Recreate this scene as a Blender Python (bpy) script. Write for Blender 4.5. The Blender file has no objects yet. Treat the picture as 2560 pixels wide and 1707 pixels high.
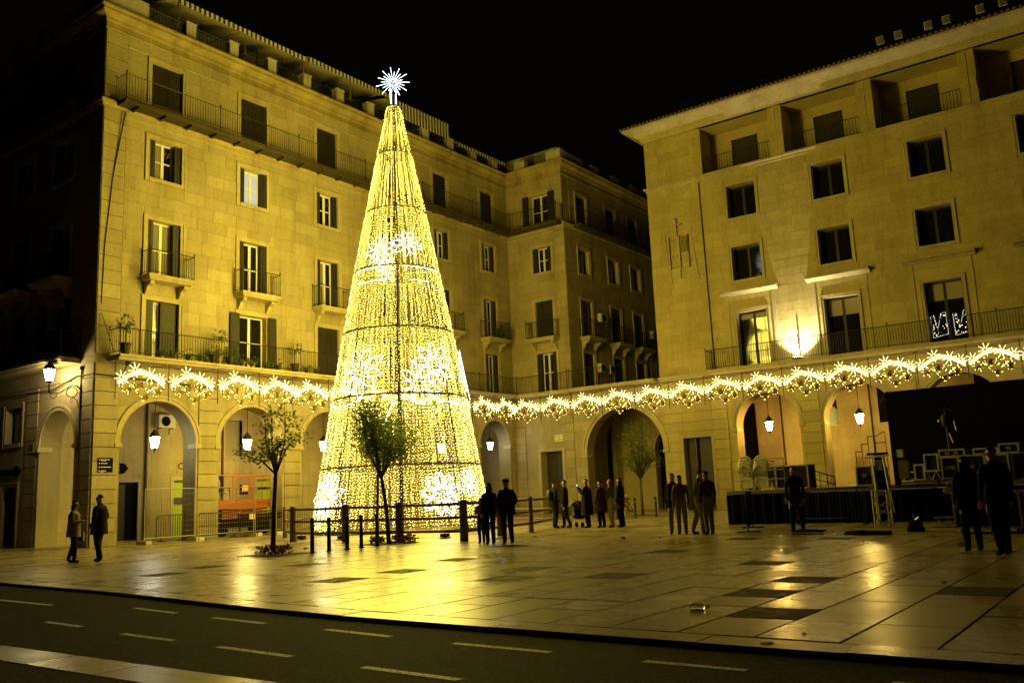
import bpy, bmesh, math, random
from mathutils import Vector, Matrix

sc = bpy.context.scene
col = sc.collection
RN = random.Random(11)
pi = math.pi

# ------------------------------------------------------------------ camera, world, exposure
def cam_axes(yaw, pitch, roll):
    f = Vector((math.sin(yaw)*math.cos(pitch), math.cos(yaw)*math.cos(pitch), math.sin(pitch)))
    r = Vector((math.cos(yaw), -math.sin(yaw), 0)); u = r.cross(f)
    return f, r*math.cos(roll)+u*math.sin(roll), -r*math.sin(roll)+u*math.cos(roll)
CAM = Vector((0, 0, 1.35))
cf, cr, cu = cam_axes(-0.63120099, 0.16854354, -0.04317115)
cd = bpy.data.cameras.new('camera'); cam = bpy.data.objects.new('camera', cd); col.objects.link(cam)
cam.matrix_world = Matrix(((cr.x, cu.x, -cf.x, CAM.x), (cr.y, cu.y, -cf.y, CAM.y), (cr.z, cu.z, -cf.z, CAM.z), (0, 0, 0, 1)))
cd.sensor_width = 36; cd.lens = 36*2234.03/2560; cd.clip_end = 1000; cd.clip_start = .05
sc.camera = cam

w = bpy.data.worlds.new('World'); sc.world = w; w.use_nodes = True
bg = w.node_tree.nodes['Background']; bg.inputs[0].default_value = (1, .8, .45, 1); bg.inputs[1].default_value = .001

vs = sc.view_settings
vs.view_transform = 'Standard'; vs.look = 'None'; vs.gamma = 1; vs.use_curve_mapping = False; vs.exposure = 0
cy = sc.cycles
cy.use_denoising = True; cy.max_bounces = 7; cy.diffuse_bounces = 3; cy.glossy_bounces = 3; cy.transmission_bounces = 4
cy.transparent_max_bounces = 6; cy.sample_clamp_indirect = 6; cy.caustics_reflective = False; cy.caustics_refractive = False
LED = 3.3          # brightness of the warm bulbs on the tree

# ------------------------------------------------------------------ materials
def mat(name, color, rough=.6, metal=0, spec=.5, emit=None, es=0):
    m = bpy.data.materials.new(name); m.use_nodes = True
    b = m.node_tree.nodes['Principled BSDF']
    b.inputs['Base Color'].default_value = (*color, 1); b.inputs['Roughness'].default_value = rough
    b.inputs['Metallic'].default_value = metal; b.inputs['Specular IOR Level'].default_value = spec
    if emit:
        b.inputs['Emission Color'].default_value = (*emit, 1); b.inputs['Emission Strength'].default_value = es
    return m
def nodes(m): return m.node_tree.nodes, m.node_tree.links, m.node_tree.nodes['Principled BSDF']
def pos_noise(m, scale, detail=6, rough=.6, stretch=(1, 1, 1)):
    n, l, b = nodes(m)
    g = n.new('ShaderNodeNewGeometry'); mp = n.new('ShaderNodeMapping'); mp.inputs['Scale'].default_value = stretch
    t = n.new('ShaderNodeTexNoise'); t.inputs['Scale'].default_value = scale; t.inputs['Detail'].default_value = detail; t.inputs['Roughness'].default_value = rough
    l.new(g.outputs['Position'], mp.inputs['Vector']); l.new(mp.outputs[0], t.inputs['Vector'])
    return t.outputs[0]
def ramp(m, fac, stops):
    n, l, b = nodes(m); r = n.new('ShaderNodeValToRGB'); l.new(fac, r.inputs[0])
    e = r.color_ramp.elements
    while len(e) < len(stops): e.new(.5)
    for k, (p, c) in enumerate(stops): e[k].position = p; e[k].color = (*c, 1) if len(c) == 3 else c
    return r.outputs[0]
def mix(m, a, b_, fac, mode='MULTIPLY'):
    n, l, b = nodes(m); x = n.new('ShaderNodeMix'); x.data_type = 'RGBA'; x.blend_type = mode
    if isinstance(fac, float): x.inputs[0].default_value = fac
    else: l.new(fac, x.inputs[0])
    for sock, v in ((x.inputs[6], a), (x.inputs[7], b_)):
        if isinstance(v, tuple): sock.default_value = (*v, 1)
        else: l.new(v, sock)
    return x.outputs[2]
def tint(m, lo, hi):
    n, l, b = nodes(m)
    g = n.new('ShaderNodeNewGeometry'); o = n.new('ShaderNodeObjectInfo'); a = n.new('ShaderNodeMath'); a.operation = 'ADD'
    l.new(g.outputs['Random Per Island'], a.inputs[0]); l.new(o.outputs['Random'], a.inputs[1])
    f = n.new('ShaderNodeMath'); f.operation = 'FRACT'; l.new(a.outputs[0], f.inputs[0])
    return ramp(m, f.outputs[0], [(0, lo), (.5, tuple((x+y)/2 for x, y in zip(lo, hi))), (1, hi)])
def bump(m, h, strength, dist=.02):
    n, l, b = nodes(m); bp = n.new('ShaderNodeBump'); bp.inputs['Strength'].default_value = strength; bp.inputs['Distance'].default_value = dist
    l.new(h, bp.inputs['Height']); l.new(bp.outputs[0], b.inputs['Normal'])
def setc(m, c, sock='Base Color'): n, l, b = nodes(m); l.new(c, b.inputs[sock])

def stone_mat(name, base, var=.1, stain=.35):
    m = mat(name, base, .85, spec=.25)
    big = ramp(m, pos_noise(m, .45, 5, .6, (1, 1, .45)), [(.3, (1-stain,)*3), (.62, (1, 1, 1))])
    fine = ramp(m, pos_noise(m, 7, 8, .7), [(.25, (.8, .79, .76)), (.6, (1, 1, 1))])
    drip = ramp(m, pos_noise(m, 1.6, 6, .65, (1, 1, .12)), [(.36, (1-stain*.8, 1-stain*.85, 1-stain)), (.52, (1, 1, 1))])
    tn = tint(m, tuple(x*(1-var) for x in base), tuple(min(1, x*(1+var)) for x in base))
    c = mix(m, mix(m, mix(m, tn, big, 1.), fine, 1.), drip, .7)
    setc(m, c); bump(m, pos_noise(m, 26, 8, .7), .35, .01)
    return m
M = {}
M['stone'] = stone_mat('limestone_block', (.43, .36, .21), .11, .24)
M['stone_e'] = stone_mat('limestone_block_east', (.5, .41, .18), .08, .17)
M['wall'] = stone_mat('limestone_backing', (.33, .27, .14), .03, .25)
M['trim'] = stone_mat('limestone_trim', (.52, .44, .25), .04, .28)
M['cornice'] = stone_mat('weathered_cornice', (.45, .36, .16), .03, .5)
M['inner'] = stone_mat('arcade_wall_stone', (.45, .37, .19), .09, .25)
M['plaster'] = stone_mat('pale_plaster', (.58, .53, .44), .03, .25)
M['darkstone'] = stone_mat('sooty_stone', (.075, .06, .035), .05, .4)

m = mat('polished_paving', (.34, .29, .2), .3, spec=.2); M['slab'] = m
tn = tint(m, (.27, .22, .125), (.38, .315, .185))
wear = ramp(m, pos_noise(m, .9, 8, .65), [(.3, (.78, .76, .72)), (.6, (1, 1, 1))])
vein = ramp(m, pos_noise(m, 2.2, 10, .75, (.35, 2.2, 1)), [(.36, (.5, .46, .4)), (.5, (1, 1, 1))])
pit = ramp(m, pos_noise(m, 24, 4, .6, (1, 2, 1)), [(.37, (.35, .3, .25)), (.44, (1, 1, 1))])
setc(m, mix(m, mix(m, mix(m, tn, wear, 1.), vein, .8), pit, .7))
setc(m, mix(m, tint(m, (.24,)*3, (.34,)*3), ramp(m, pos_noise(m, 1.8, 8, .7), [(.3, (.8,)*3), (.7, (1.25,)*3)]), 1.), 'Roughness')
bump(m, pos_noise(m, 11, 6, .65), .16, .01)
m = mat('dark_slab', (.035, .03, .022), .6, spec=.12); M['slab_dark'] = m
setc(m, ramp(m, pos_noise(m, 5, 8, .7, (1, 2.4, 1)), [(.4, (.03, .026, .018)), (.62, (.05, .042, .028)), (.72, (.2, .165, .1))]))
setc(m, ramp(m, pos_noise(m, 4, 5, .6), [(.3, (.35,)*3), (.5, (.8,)*3)]), 'Roughness')
M['joint'] = mat('dirty_joint', (.035, .028, .016), .9, spec=.1)
m = mat('asphalt', (.04, .037, .03), .85, spec=.1); M['asphalt'] = m
setc(m, mix(m, ramp(m, pos_noise(m, 30, 4, .75), [(.42, (.004, .0035, .003)), (.54, (.02, .018, .011)), (.65, (.13, .11, .065))]),
            ramp(m, pos_noise(m, .7, 6, .6, (1, 1.8, 1)), [(.3, (.55,)*3), (.7, (1.15,)*3)]), 1.))
bump(m, pos_noise(m, 70, 3, .7), .9, .02)
m = mat('road_paint', (.6, .57, .5), .7); M['paint'] = m
setc(m, ramp(m, pos_noise(m, 38, 5, .75), [(.42, (.06, .055, .04)), (.54, (.8, .74, .55))]))
M['iron'] = mat('black_iron', (.012, .011, .009), .5, .3)
M['steel'] = mat('galvanised_steel', (.3, .28, .2), .5, .6)
M['alu'] = mat('truss_aluminium', (.72, .67, .54), .38, .35)
m = mat('dark_shutter', (.018, .014, .009), .6); M['shutter'] = m
setc(m, ramp(m, pos_noise(m, 9, 5, .6, (1, 1, .1)), [(.3, (.012, .009, .006)), (.7, (.026, .02, .012))]))
M['white'] = mat('white_joinery', (.74, .7, .6), .45)
m = mat('window_glass', (.008, .008, .008), .04, spec=.6); M['glass'] = m
M['curtain'] = mat('net_curtain', (.2, .18, .13), .9)
M['litcurtain'] = mat('lit_curtain', (.22, .25, .28), .8, emit=(.62, .78, .95), es=.42)
M['blind'] = mat('roller_blind', (.3, .26, .17), .7)
M['wood'] = mat('log_post', (.13, .09, .045), .75)
setc(M['wood'], ramp(M['wood'], pos_noise(M['wood'], 6, 6, .6, (2, 2, .4)), [(.3, (.075, .05, .024)), (.7, (.18, .125, .06))]))
M['darkwood'] = mat('door_wood', (.03, .024, .014), .55)
M['leaf'] = mat('leaf', (.05, .07, .018), .5)
setc(M['leaf'], tint(M['leaf'], (.05, .085, .015), (.14, .19, .045)))
_n, _l, _b = nodes(M['leaf']); _t = _n.new('ShaderNodeBsdfTranslucent'); _t.inputs[0].default_value = (.16, .24, .04, 1)
_x = _n.new('ShaderNodeMixShader'); _x.inputs[0].default_value = .4; _o = _n['Material Output']
_l.new(_b.outputs[0], _x.inputs[1]); _l.new(_t.outputs[0], _x.inputs[2]); _l.new(_x.outputs[0], _o.inputs['Surface'])
M['bark'] = mat('bark', (.06, .045, .028), .9)
M['orange_fruit'] = mat('orange_fruit', (.65, .22, .02), .45)
M['soil'] = mat('soil', (.02, .015, .01), .95)
M['red_leaf'] = mat('red_leaf', (.24, .02, .012), .55)
M['pot'] = mat('dark_pot', (.02, .016, .012), .6)
M['pot2'] = mat('clay_pot', (.3, .2, .1), .7)
M['awning'] = mat('awning_fabric', (.3, .27, .2), .9)
M['stripe'] = mat('awning_dark_stripe', (.04, .036, .03), .9)
M['valance'] = mat('awning_pale_stripe', (.62, .58, .48), .9)
M['metalbox'] = mat('appliance_white', (.6, .57, .5), .5)
M['black'] = mat('matt_black', (.005, .005, .005), .9, spec=.1)
m = mat('stage_skirt', (.003, .003, .0035), .95, spec=.05); M['skirt'] = m
M['deck'] = mat('stage_deck', (.12, .1, .075), .6)
M['case'] = mat('case_panel', (.012, .01, .009), .45)
M['plastic'] = mat('white_plastic', (.66, .63, .55), .4)
M['orange'] = mat('orange_paint', (.38, .1, .02), .6)
M['barrier'] = mat('barrier_paint', (.014, .005, .004), .7, spec=.15)
M['bluebar'] = mat('blue_barrier_paint', (.004, .007, .016), .7, spec=.12)
M['lime'] = mat('lime_poster', (.32, .42, .03), .6, emit=(.5, .7, .02), es=.05)
M['poster'] = mat('poster_dark', (.05, .03, .08), .6)
M['signblue'] = mat('sign_blue', (.004, .005, .03), .9, spec=.1)
M['signtext'] = mat('sign_print', (.55, .52, .5), .6)
M['plaque'] = mat('plaque_tile', (.75, .68, .5), .4)
M['ink'] = mat('plaque_ink', (.1, .06, .03), .6)
M['bottle'] = mat('clear_plastic', (.9, .9, .88), .08); nodes(M['bottle'])[2].inputs['Transmission Weight'].default_value = .85
M['roof'] = mat('roof_tile', (.13, .07, .04), .8)
WARM = (1, .74, .15)
M['led'] = mat('warm_led', (.8, .7, .4), .4, emit=WARM, es=LED)
M['ledw'] = mat('white_led', (.8, .8, .8), .4, emit=(.9, .93, 1), es=2.6)
M['flower'] = mat('flower_led', (.8, .8, .8), .4, emit=(.86, .92, 1), es=5)
M['figure'] = mat('reflection_glow', (.5, .5, .5), .5, emit=(.8, .9, 1), es=.8)  # glow for the outlines of the reflection built into a balcony door
M['star'] = mat('star_led', (.8, .8, .8), .4, emit=(.66, .86, 1), es=7)
M['gled'] = mat('garland_white_led', (.8, .8, .7), .4, emit=(1, .8, .32), es=4.6)
M['gbulb'] = mat('garland_bulb', (.8, .7, .4), .4, emit=(1, .72, .18), es=7)
M['bow'] = mat('gold_foil_bow', (.2, .13, .03), .35, .6)
M['tinsel'] = mat('green_tinsel', (.02, .045, .012), .6)
M['phone'] = mat('phone_screen', (.1, .1, .1), .3, emit=(.6, .85, 1), es=2.5)

# ------------------------------------------------------------------ mesh helper
class MB:
    def __init__(s): s.v = []; s.f = []; s.m = []; s.mi = 0
    def poly(s, pts):
        n = len(s.v); s.v += [tuple(p) for p in pts]; s.f.append(tuple(range(n, n+len(pts)))); s.m.append(s.mi)
    def faces(s, pts, fs):
        n = len(s.v); s.v += [tuple(p) for p in pts]
        for f in fs: s.f.append(tuple(n+i for i in f)); s.m.append(s.mi)
    BF = ((0, 1, 3, 2), (4, 6, 7, 5), (0, 4, 5, 1), (2, 3, 7, 6), (0, 2, 6, 4), (1, 5, 7, 3))
    def boxF(s, F, s0, s1, z0, z1, d0, d1):
        s.faces([F(a, b, c) for a in (s0, s1) for b in (z0, z1) for c in (d0, d1)], MB.BF)
    def box(s, x0, x1, y0, y1, z0, z1):
        s.faces([(a, b, c) for a in (x0, x1) for b in (y0, y1) for c in (z0, z1)], MB.BF)
    def obox(s, c, size, rz=0, rx=0):
        Mx = Matrix.Translation(Vector(c)) @ Matrix.Rotation(rz, 4, 'Z') @ Matrix.Rotation(rx, 4, 'X')
        x, y, z = (q/2 for q in size)
        s.faces([Mx @ Vector((a, b, cc)) for a in (-x, x) for b in (-y, y) for cc in (-z, z)], MB.BF)
    def prism(s, F, p2, d0, d1):
        n = len(p2); s.faces([F(a, b, d1) for a, b in p2]+[F(a, b, d0) for a, b in p2],
                             [tuple(range(n))]+[(i, (i+1) % n, n+(i+1) % n, n+i) for i in range(n)])
    def tube(s, pts, r, n=6, cap=True):
        pts = [Vector(p) for p in pts]; k = len(pts); rr = r if isinstance(r, (list, tuple)) else [r]*k
        vs_, fs = [], []
        up = Vector((0, 0, 1))
        for i, p in enumerate(pts):
            t = (pts[min(i+1, k-1)]-pts[max(i-1, 0)]); t = t.normalized() if t.length > 1e-9 else up
            a = t.cross(up if abs(t.z) < .95 else Vector((1, 0, 0))).normalized(); b = t.cross(a)
            for j in range(n):
                q = 2*pi*j/n; vs_.append(p+(a*math.cos(q)+b*math.sin(q))*rr[i])
        for i in range(k-1):
            for j in range(n): fs.append((i*n+j, i*n+(j+1) % n, (i+1)*n+(j+1) % n, (i+1)*n+j))
        if cap: fs += [tuple(range(n))[::-1], tuple((k-1)*n+j for j in range(n))]
        s.faces(vs_, fs)
    def lathe(s, c, prof, n=12, sx=1, sy=1, rot=0):
        c = Vector(c); k = len(prof)
        s.faces([c+Vector((r*sx*math.cos(2*pi*j/n+rot), r*sy*math.sin(2*pi*j/n+rot), z)) for r, z in prof for j in range(n)],
                [(i*n+j, i*n+(j+1) % n, (i+1)*n+(j+1) % n, (i+1)*n+j) for i in range(k-1) for j in range(n)]
                + [tuple(range(n))[::-1], tuple((k-1)*n+j for j in range(n))])
    def octa(s, p, r):
        x, y, z = p
        s.faces([(x+r, y, z), (x-r, y, z), (x, y+r, z), (x, y-r, z), (x, y, z+r), (x, y, z-r)],
                [(0, 2, 4), (2, 1, 4), (1, 3, 4), (3, 0, 4), (2, 0, 5), (1, 2, 5), (3, 1, 5), (0, 3, 5)])
    def tetra(s, p, r):
        x, y, z = p; a = r*.9
        s.faces([(x+a, y+a, z+a), (x-a, y-a, z+a), (x-a, y+a, z-a), (x+a, y-a, z-a)], [(0, 1, 2), (0, 3, 1), (0, 2, 3), (1, 3, 2)])
    def ball(s, c, r, n=8, k=6, sc_=(1, 1, 1)):
        prof = [(max(r*math.sin(pi*i/k), 1e-4), -r*math.cos(pi*i/k)*sc_[2]) for i in range(k+1)]
        s.lathe(c, prof, n, sc_[0], sc_[1])
    def leaf(s, p, d, L, wd):
        d = Vector(d).normalized(); a = d.cross(Vector((RN.uniform(-1, 1), RN.uniform(-1, 1), RN.uniform(-1, 1)))).normalized()
        p = Vector(p); q = p+d*L*.5
        s.faces([p, q+a*wd, p+d*L, q-a*wd], [(0, 1, 2, 3)])
    def build(s, name, mats, parent=None, smooth=False, local=False, **props):
        me = bpy.data.meshes.new(name); me.from_pydata(s.v, [], s.f)
        ms = mats if isinstance(mats, (list, tuple)) else [mats]
        for x in ms: me.materials.append(M[x] if isinstance(x, str) else x)
        if len(ms) > 1: me.polygons.foreach_set('material_index', s.m)
        if smooth: me.polygons.foreach_set('use_smooth', [True]*len(me.polygons))
        me.update()
        o = bpy.data.objects.new(name, me); col.objects.link(o); link(o, parent, local)
        for k, v in props.items(): o[k] = v
        return o
ORG = {}
def link(o, parent, local=False):
    if parent is None: return
    o.parent = parent
    if not local: o.matrix_parent_inverse = Matrix.Translation(ORG.get(parent.name, Vector())).inverted()
    ORG[o.name] = ORG.get(parent.name, Vector()) if local else Vector()
def tag(o, label, cat, group=None):
    o['label'] = label; o['category'] = cat
    if group: o['group'] = group
    return o
def thing(name, label, cat, loc=(0, 0, 0), group=None, rz=0):
    o = bpy.data.objects.new(name, None); col.objects.link(o); o.empty_display_size = .2
    o.location = loc; o.rotation_euler = (0, 0, rz); ORG[o.name] = Vector(loc)
    return tag(o, label, cat, group)
def copy_tree(o, parent=None):
    c = o.copy(); col.objects.link(c)
    if parent is not None: c.parent = parent
    for ch in list(o.children): copy_tree(ch, c)
    return c
def place(proto, loc, rz, label, used=set()):
    """first use moves the prototype itself, later ones copy it with all its parts"""
    o = proto if proto.name not in used else copy_tree(proto)
    used.add(proto.name); o.location = loc; o.rotation_euler = (0, 0, rz); o['label'] = label
    return o
def text(body, size, Mx, m, parent, name='lettering'):
    c = bpy.data.curves.new(name, 'FONT'); c.body = body; c.size = size; c.align_x = 'CENTER'; c.align_y = 'CENTER'; c.extrude = .006
    tmp = bpy.data.objects.new('tmp', c); col.objects.link(tmp); me = bpy.data.meshes.new_from_object(tmp.evaluated_get(bpy.context.evaluated_depsgraph_get())); bpy.data.objects.remove(tmp); bpy.data.curves.remove(c)
    me.materials.clear(); me.materials.append(M[m]); o = bpy.data.objects.new(name, me); col.objects.link(o); o.parent = parent
    o.matrix_parent_inverse = Matrix.Translation(ORG.get(parent.name, Vector())).inverted(); o.matrix_basis = Mx
    return o
def axesA(p): return Matrix(((0, 0, 1, p[0]), (1, 0, 0, p[1]), (0, 1, 0, p[2]), (0, 0, 0, 1)))
def axesE(p): return Matrix(((1, 0, 0, p[0]), (0, 0, -1, p[1]), (0, 1, 0, p[2]), (0, 0, 0, 1)))

# ------------------------------------------------------------------ facade frames: (along, height, out from the wall)
XA, YB, YE, XD = -34.0, 18.45, 46.5, -29.55
FA = lambda s, z, d: (XA+d, s, z)
FB = lambda s, z, d: (s, YB-d, z)
FE = lambda s, z, d: (s, YE-d, z)
FD = lambda s, z, d: (XD+d, s, z)
UNIT = MB(); UNIT.box(-.5, .5, -.5, .5, -.5, .5)
um = bpy.data.meshes.new('stone_block'); um.from_pydata(UNIT.v, [], UNIT.f); UNIT_ME = {}
def unit_mesh(m):
    if m not in UNIT_ME:
        c = um.copy(); c.materials.append(M[m]); UNIT_ME[m] = c
    return UNIT_ME[m]

def subtract(r, h):
    s0, s1, z0, z1 = r; a0, a1, b0, b1 = h
    if a0 >= s1 or a1 <= s0 or b0 >= z1 or b1 <= z0: return [r]
    out = []
    if a0 > s0: out.append((s0, a0, z0, z1))
    if a1 < s1: out.append((a1, s1, z0, z1))
    m0, m1 = max(s0, a0), min(s1, a1)
    if b0 > z0: out.append((m0, m1, z0, b0))
    if b1 < z1: out.append((m0, m1, b1, z1))
    return out
def arch_clip(r, a):
    """parts of rect r outside the arch a = (centre, radius, springing): list of polygons"""
    s0, s1, z0, z1 = r; sc_, R, zs = a
    if s0 >= sc_+R or s1 <= sc_-R or z0 >= zs+R: return [[(s0, z0), (s1, z0), (s1, z1), (s0, z1)]]
    out = []
    for sg in (-1, 1):
        e0, e1 = (s0, min(s1, sc_)) if sg < 0 else (max(s0, sc_), s1)
        if e1-e0 < .02: continue
        inner, outer = (e1, e0) if sg < 0 else (e0, e1)
        pts = []
        K = 5
        for i in range(K+1):
            z = z0+(z1-z0)*i/K
            dz = max(z-zs, 0); x = sc_+sg*math.sqrt(max(R*R-dz*dz, 0))
            x = min(x, inner) if sg < 0 else max(x, inner)
            if (sg < 0 and x > outer+.02) or (sg > 0 and x < outer-.02): pts.append((x, z))
        if len(pts) < 2: continue
        out.append([(outer, pts[0][1])]+pts+[(outer, z1)])
    return out

class Facade:
    def __init__(s, F, axis, parent, mwall='wall', mstone='stone'):
        s.F, s.axis, s.p, s.mw, s.ms = F, axis, parent, mwall, mstone
        s.st = []; s.odd = MB(); s.wall = MB()
    def back(s, s0, s1, z0, z1, holes, arches=(), thick=.9):
        hs = list(holes)+[(a[0]-a[1], a[0]+a[1], -1, a[2]+a[1]) for a in arches]
        S = sorted({s0, s1, *[min(max(x, s0), s1) for h in hs for x in h[:2]]}); Z = sorted({z0, z1, *[min(max(x, z0), z1) for h in hs for x in h[2:]]})
        for i in range(len(S)-1):
            for j in range(len(Z)-1):
                cs, cz = (S[i]+S[i+1])/2, (Z[j]+Z[j+1])/2
                if any(h[0] < cs < h[1] and h[2] < cz < h[3] for h in hs): continue
                s.wall.poly([s.F(S[i], Z[j], 0), s.F(S[i+1], Z[j], 0), s.F(S[i+1], Z[j+1], 0), s.F(S[i], Z[j+1], 0)])
        for sc_, R, zs in arches:
            N = 20; pr = None
            for i in range(N+1):
                t = pi*i/N; x, z = sc_-R*math.cos(t), zs+R*math.sin(t)
                if pr:
                    s.wall.poly([s.F(pr[0], pr[1], 0), s.F(x, z, 0), s.F(x, zs+R, 0), s.F(pr[0], zs+R, 0)])
                    s.wall.poly([s.F(pr[0], pr[1], .02), s.F(x, z, .02), s.F(x, z, -thick), s.F(pr[0], pr[1], -thick)])
                    s.wall.poly([s.F(pr[0], pr[1], -thick), s.F(x, z, -thick), s.F(x, zs+R+.4, -thick), s.F(pr[0], zs+R+.4, -thick)])
                pr = (x, z)
            for sg in (-1, 1):
                s.wall.poly([s.F(sc_+sg*R, 0, .02), s.F(sc_+sg*R, zs, .02), s.F(sc_+sg*R, zs, -thick), s.F(sc_+sg*R, 0, -thick)])
    def ashlar(s, s0, s1, z0, z1, holes=(), arches=(), h=.56, L=1.25, dep=.014, gap=.012, jit=.3):
        n = max(1, round((z1-z0)/h)); hh = (z1-z0)/n
        for r in range(n):
            x = s0-(L*.5 if r % 2 else 0)-RN.uniform(0, .2)
            while x < s1:
                Lx = L*RN.uniform(1-jit, 1+jit); a, b = max(x, s0), min(x+Lx, s1); x += Lx
                if b-a < .06: continue
                rs = [(a, b, z0+r*hh, z0+(r+1)*hh)]
                for ho in holes: rs = [q for t in rs for q in subtract(t, ho)]
                for q in rs:
                    if q[1]-q[0] < .05 or q[3]-q[2] < .05: continue
                    g = gap/2; q = (q[0]+g, q[1]-g, q[2]+g, q[3]-g); dd = dep+RN.uniform(-.003, .004)
                    hit = [ar for ar in arches if not (q[0] >= ar[0]+ar[1] or q[1] <= ar[0]-ar[1] or q[2] >= ar[2]+ar[1])]
                    if hit:
                        for pl in arch_clip(q, hit[0]):
                            if len(pl) > 3: s.odd.prism(s.F, pl, 0, dd)
                    else: s.st.append((s, q, dd))
    def block(s, s0, s1, z0, z1, d0=0, dep=.08):
        s.st.append((s, (s0, s1, z0, z1), dep))
    def pilaster(s, s0, s1, z0, z1, dep=.07, h=.55, gap=.035):
        n = round((z1-z0)/h); hh = (z1-z0)/n
        for i in range(n): s.block(s0, s1, z0+i*hh+gap/2, z0+(i+1)*hh-gap/2, 0, dep)
    def finish(s):
        if s.wall.v: s.wall.build('wall', s.mw, s.p)
        if s.odd.v: s.odd.build('arch_stone', s.ms, s.p, kind='stuff')

def lay_stones(facades, parent, keep=300):
    al = [t for f in facades for t in f.st]
    def size(t):
        f, q, dd = t
        c = Vector(f.F((q[0]+q[1])/2, (q[2]+q[3])/2, dd)); v = c-CAM
        n = Vector(f.F(0, 0, 1))-Vector(f.F(0, 0, 0)); x, y, zz = v.dot(cr), v.dot(cu), v.dot(cf)
        if zz < 1 or n.dot(v) > 0 or abs(x/zz) > .6 or abs(y/zz) > .4: return 0
        if c.x > -9.2 and c.y > 45 and c.z < 4.5: return 0
        return (q[1]-q[0])*(q[3]-q[2])*abs(n.dot(v.normalized()))/v.length_squared
    al.sort(key=size, reverse=True)
    rest = {}
    for k, t in enumerate(al):
        f, q, dd = t
        if k < keep:
            o = bpy.data.objects.new('stone', unit_mesh(f.ms)); col.objects.link(o); link(o, parent)
            o.location = f.F((q[0]+q[1])/2, (q[2]+q[3])/2, dd/2)
            o.scale = (dd, q[1]-q[0], q[3]-q[2]) if f.axis == 'x' else (q[1]-q[0], dd, q[3]-q[2])
        else:
            mb = rest.setdefault(f.ms, MB()); mb.boxF(f.F, *q, 0, dd)
    for ms, mb in rest.items(): mb.build('stonework', ms, parent, kind='stuff')

def profile(mb, F, prof, s0, s1, m0=0, m1=0):
    """extrude a (d,z) profile along s; ends mitred by m*d"""
    n = len(prof)
    mb.faces([F(s0-m0*d, z, d) for d, z in prof]+[F(s1+m1*d, z, d) for d, z in prof],
             [(i, i+1, n+i+1, n+i) for i in range(n-1)]+[tuple(range(n)), tuple(range(n, 2*n))])
def archivolt(F, a, parent, m='trim', wd=.24, dep=.05):
    mb = MB(); sc_, R, zs = a; N = 24
    for r0, r1, d in ((R-.004, R+wd*.55, dep), (R+wd*.6, R+wd, dep+.03)):
        prev = None
        for i in range(N+1):
            t = pi*i/N; c, q = -math.cos(t), math.sin(t)
            cur = [F(sc_+r*c, zs+r*q, e) for r, e in ((r0, -.02), (r0, d), (r1, d), (r1, 0))]
            if prev: mb.faces(prev+cur, [(0, 1, 5, 4), (1, 2, 6, 5), (2, 3, 7, 6)])
            prev = cur
    for sg in (-1, 1):
        a0, a1 = sorted((sc_+sg*(R-.05), sc_+sg*(R+wd)))
        mb.boxF(F, a0, a1, zs-.2, zs-.06, -.5, dep+.06); mb.boxF(F, a0+.02, a1-.02, zs-.06, zs-.002, -.5, dep+.03)
    return mb.build('archivolt', m, parent)

def rail(parent, F, path, z0, h=1.05, sp=.13, r=.011, m='iron', balls=True):
    mb = MB()
    P = lambda s, d, z: F(s, z, d)
    for (a, b) in zip(path[:-1], path[1:]):
        L = math.hypot(b[0]-a[0], b[1]-a[1]); n = max(1, round(L/sp))
        mb.tube([P(*a, z0+h), P(*b, z0+h)], .02, 4); mb.tube([P(*a, z0+.1), P(*b, z0+.1)], .014, 4)
        for i in range(1, n):
            t = i/n; s, d = a[0]+(b[0]-a[0])*t, a[1]+(b[1]-a[1])*t
            mb.tube([P(s, d, z0+.1), P(s, d, z0+h)], r, 4, False)
    for k, a in enumerate(path):
        mb.tube([P(*a, z0), P(*a, z0+h+.06)], .022, 5)
        if balls: mb.ball(P(*a, z0+h+.1), .045, 6, 4)
    return mb.build('railing', m, parent)
def small_balcony(F, sc_, zf, parent, wd=2.2, d=.78, m='trim', plant=False):
    mb = MB(); a, b = sc_-wd/2, sc_+wd/2
    mb.boxF(F, a, b, zf-.1, zf, 0, d); mb.boxF(F, a+.05, b-.05, zf-.17, zf-.1, 0, d-.05); mb.boxF(F, a+.1, b-.1, zf-.23, zf-.17, 0, d-.1)
    o = mb.build('balcony', m, parent)
    for sg in (-1, 1):
        c = MB(); x = sc_+sg*wd*.36
        pr = [(0, zf-.23), (d*.7, zf-.23), (d*.66, zf-.36), (d*.38, zf-.45), (d*.28, zf-.62), (d*.12, zf-.78), (0, zf-.8)]
        n = len(pr); c.faces([F(x-.09, z, q) for q, z in pr]+[F(x+.09, z, q) for q, z in pr],
                             [tuple(range(n)), tuple(range(n, 2*n))]+[(i, i+1, n+i+1, n+i) for i in range(n-1)])
        c.build('corbel', m, o)
    rail(o, F, [(a+.06, .02), (a+.06, d-.06), (b-.06, d-.06), (b-.06, .02)], zf)
    return o

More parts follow.
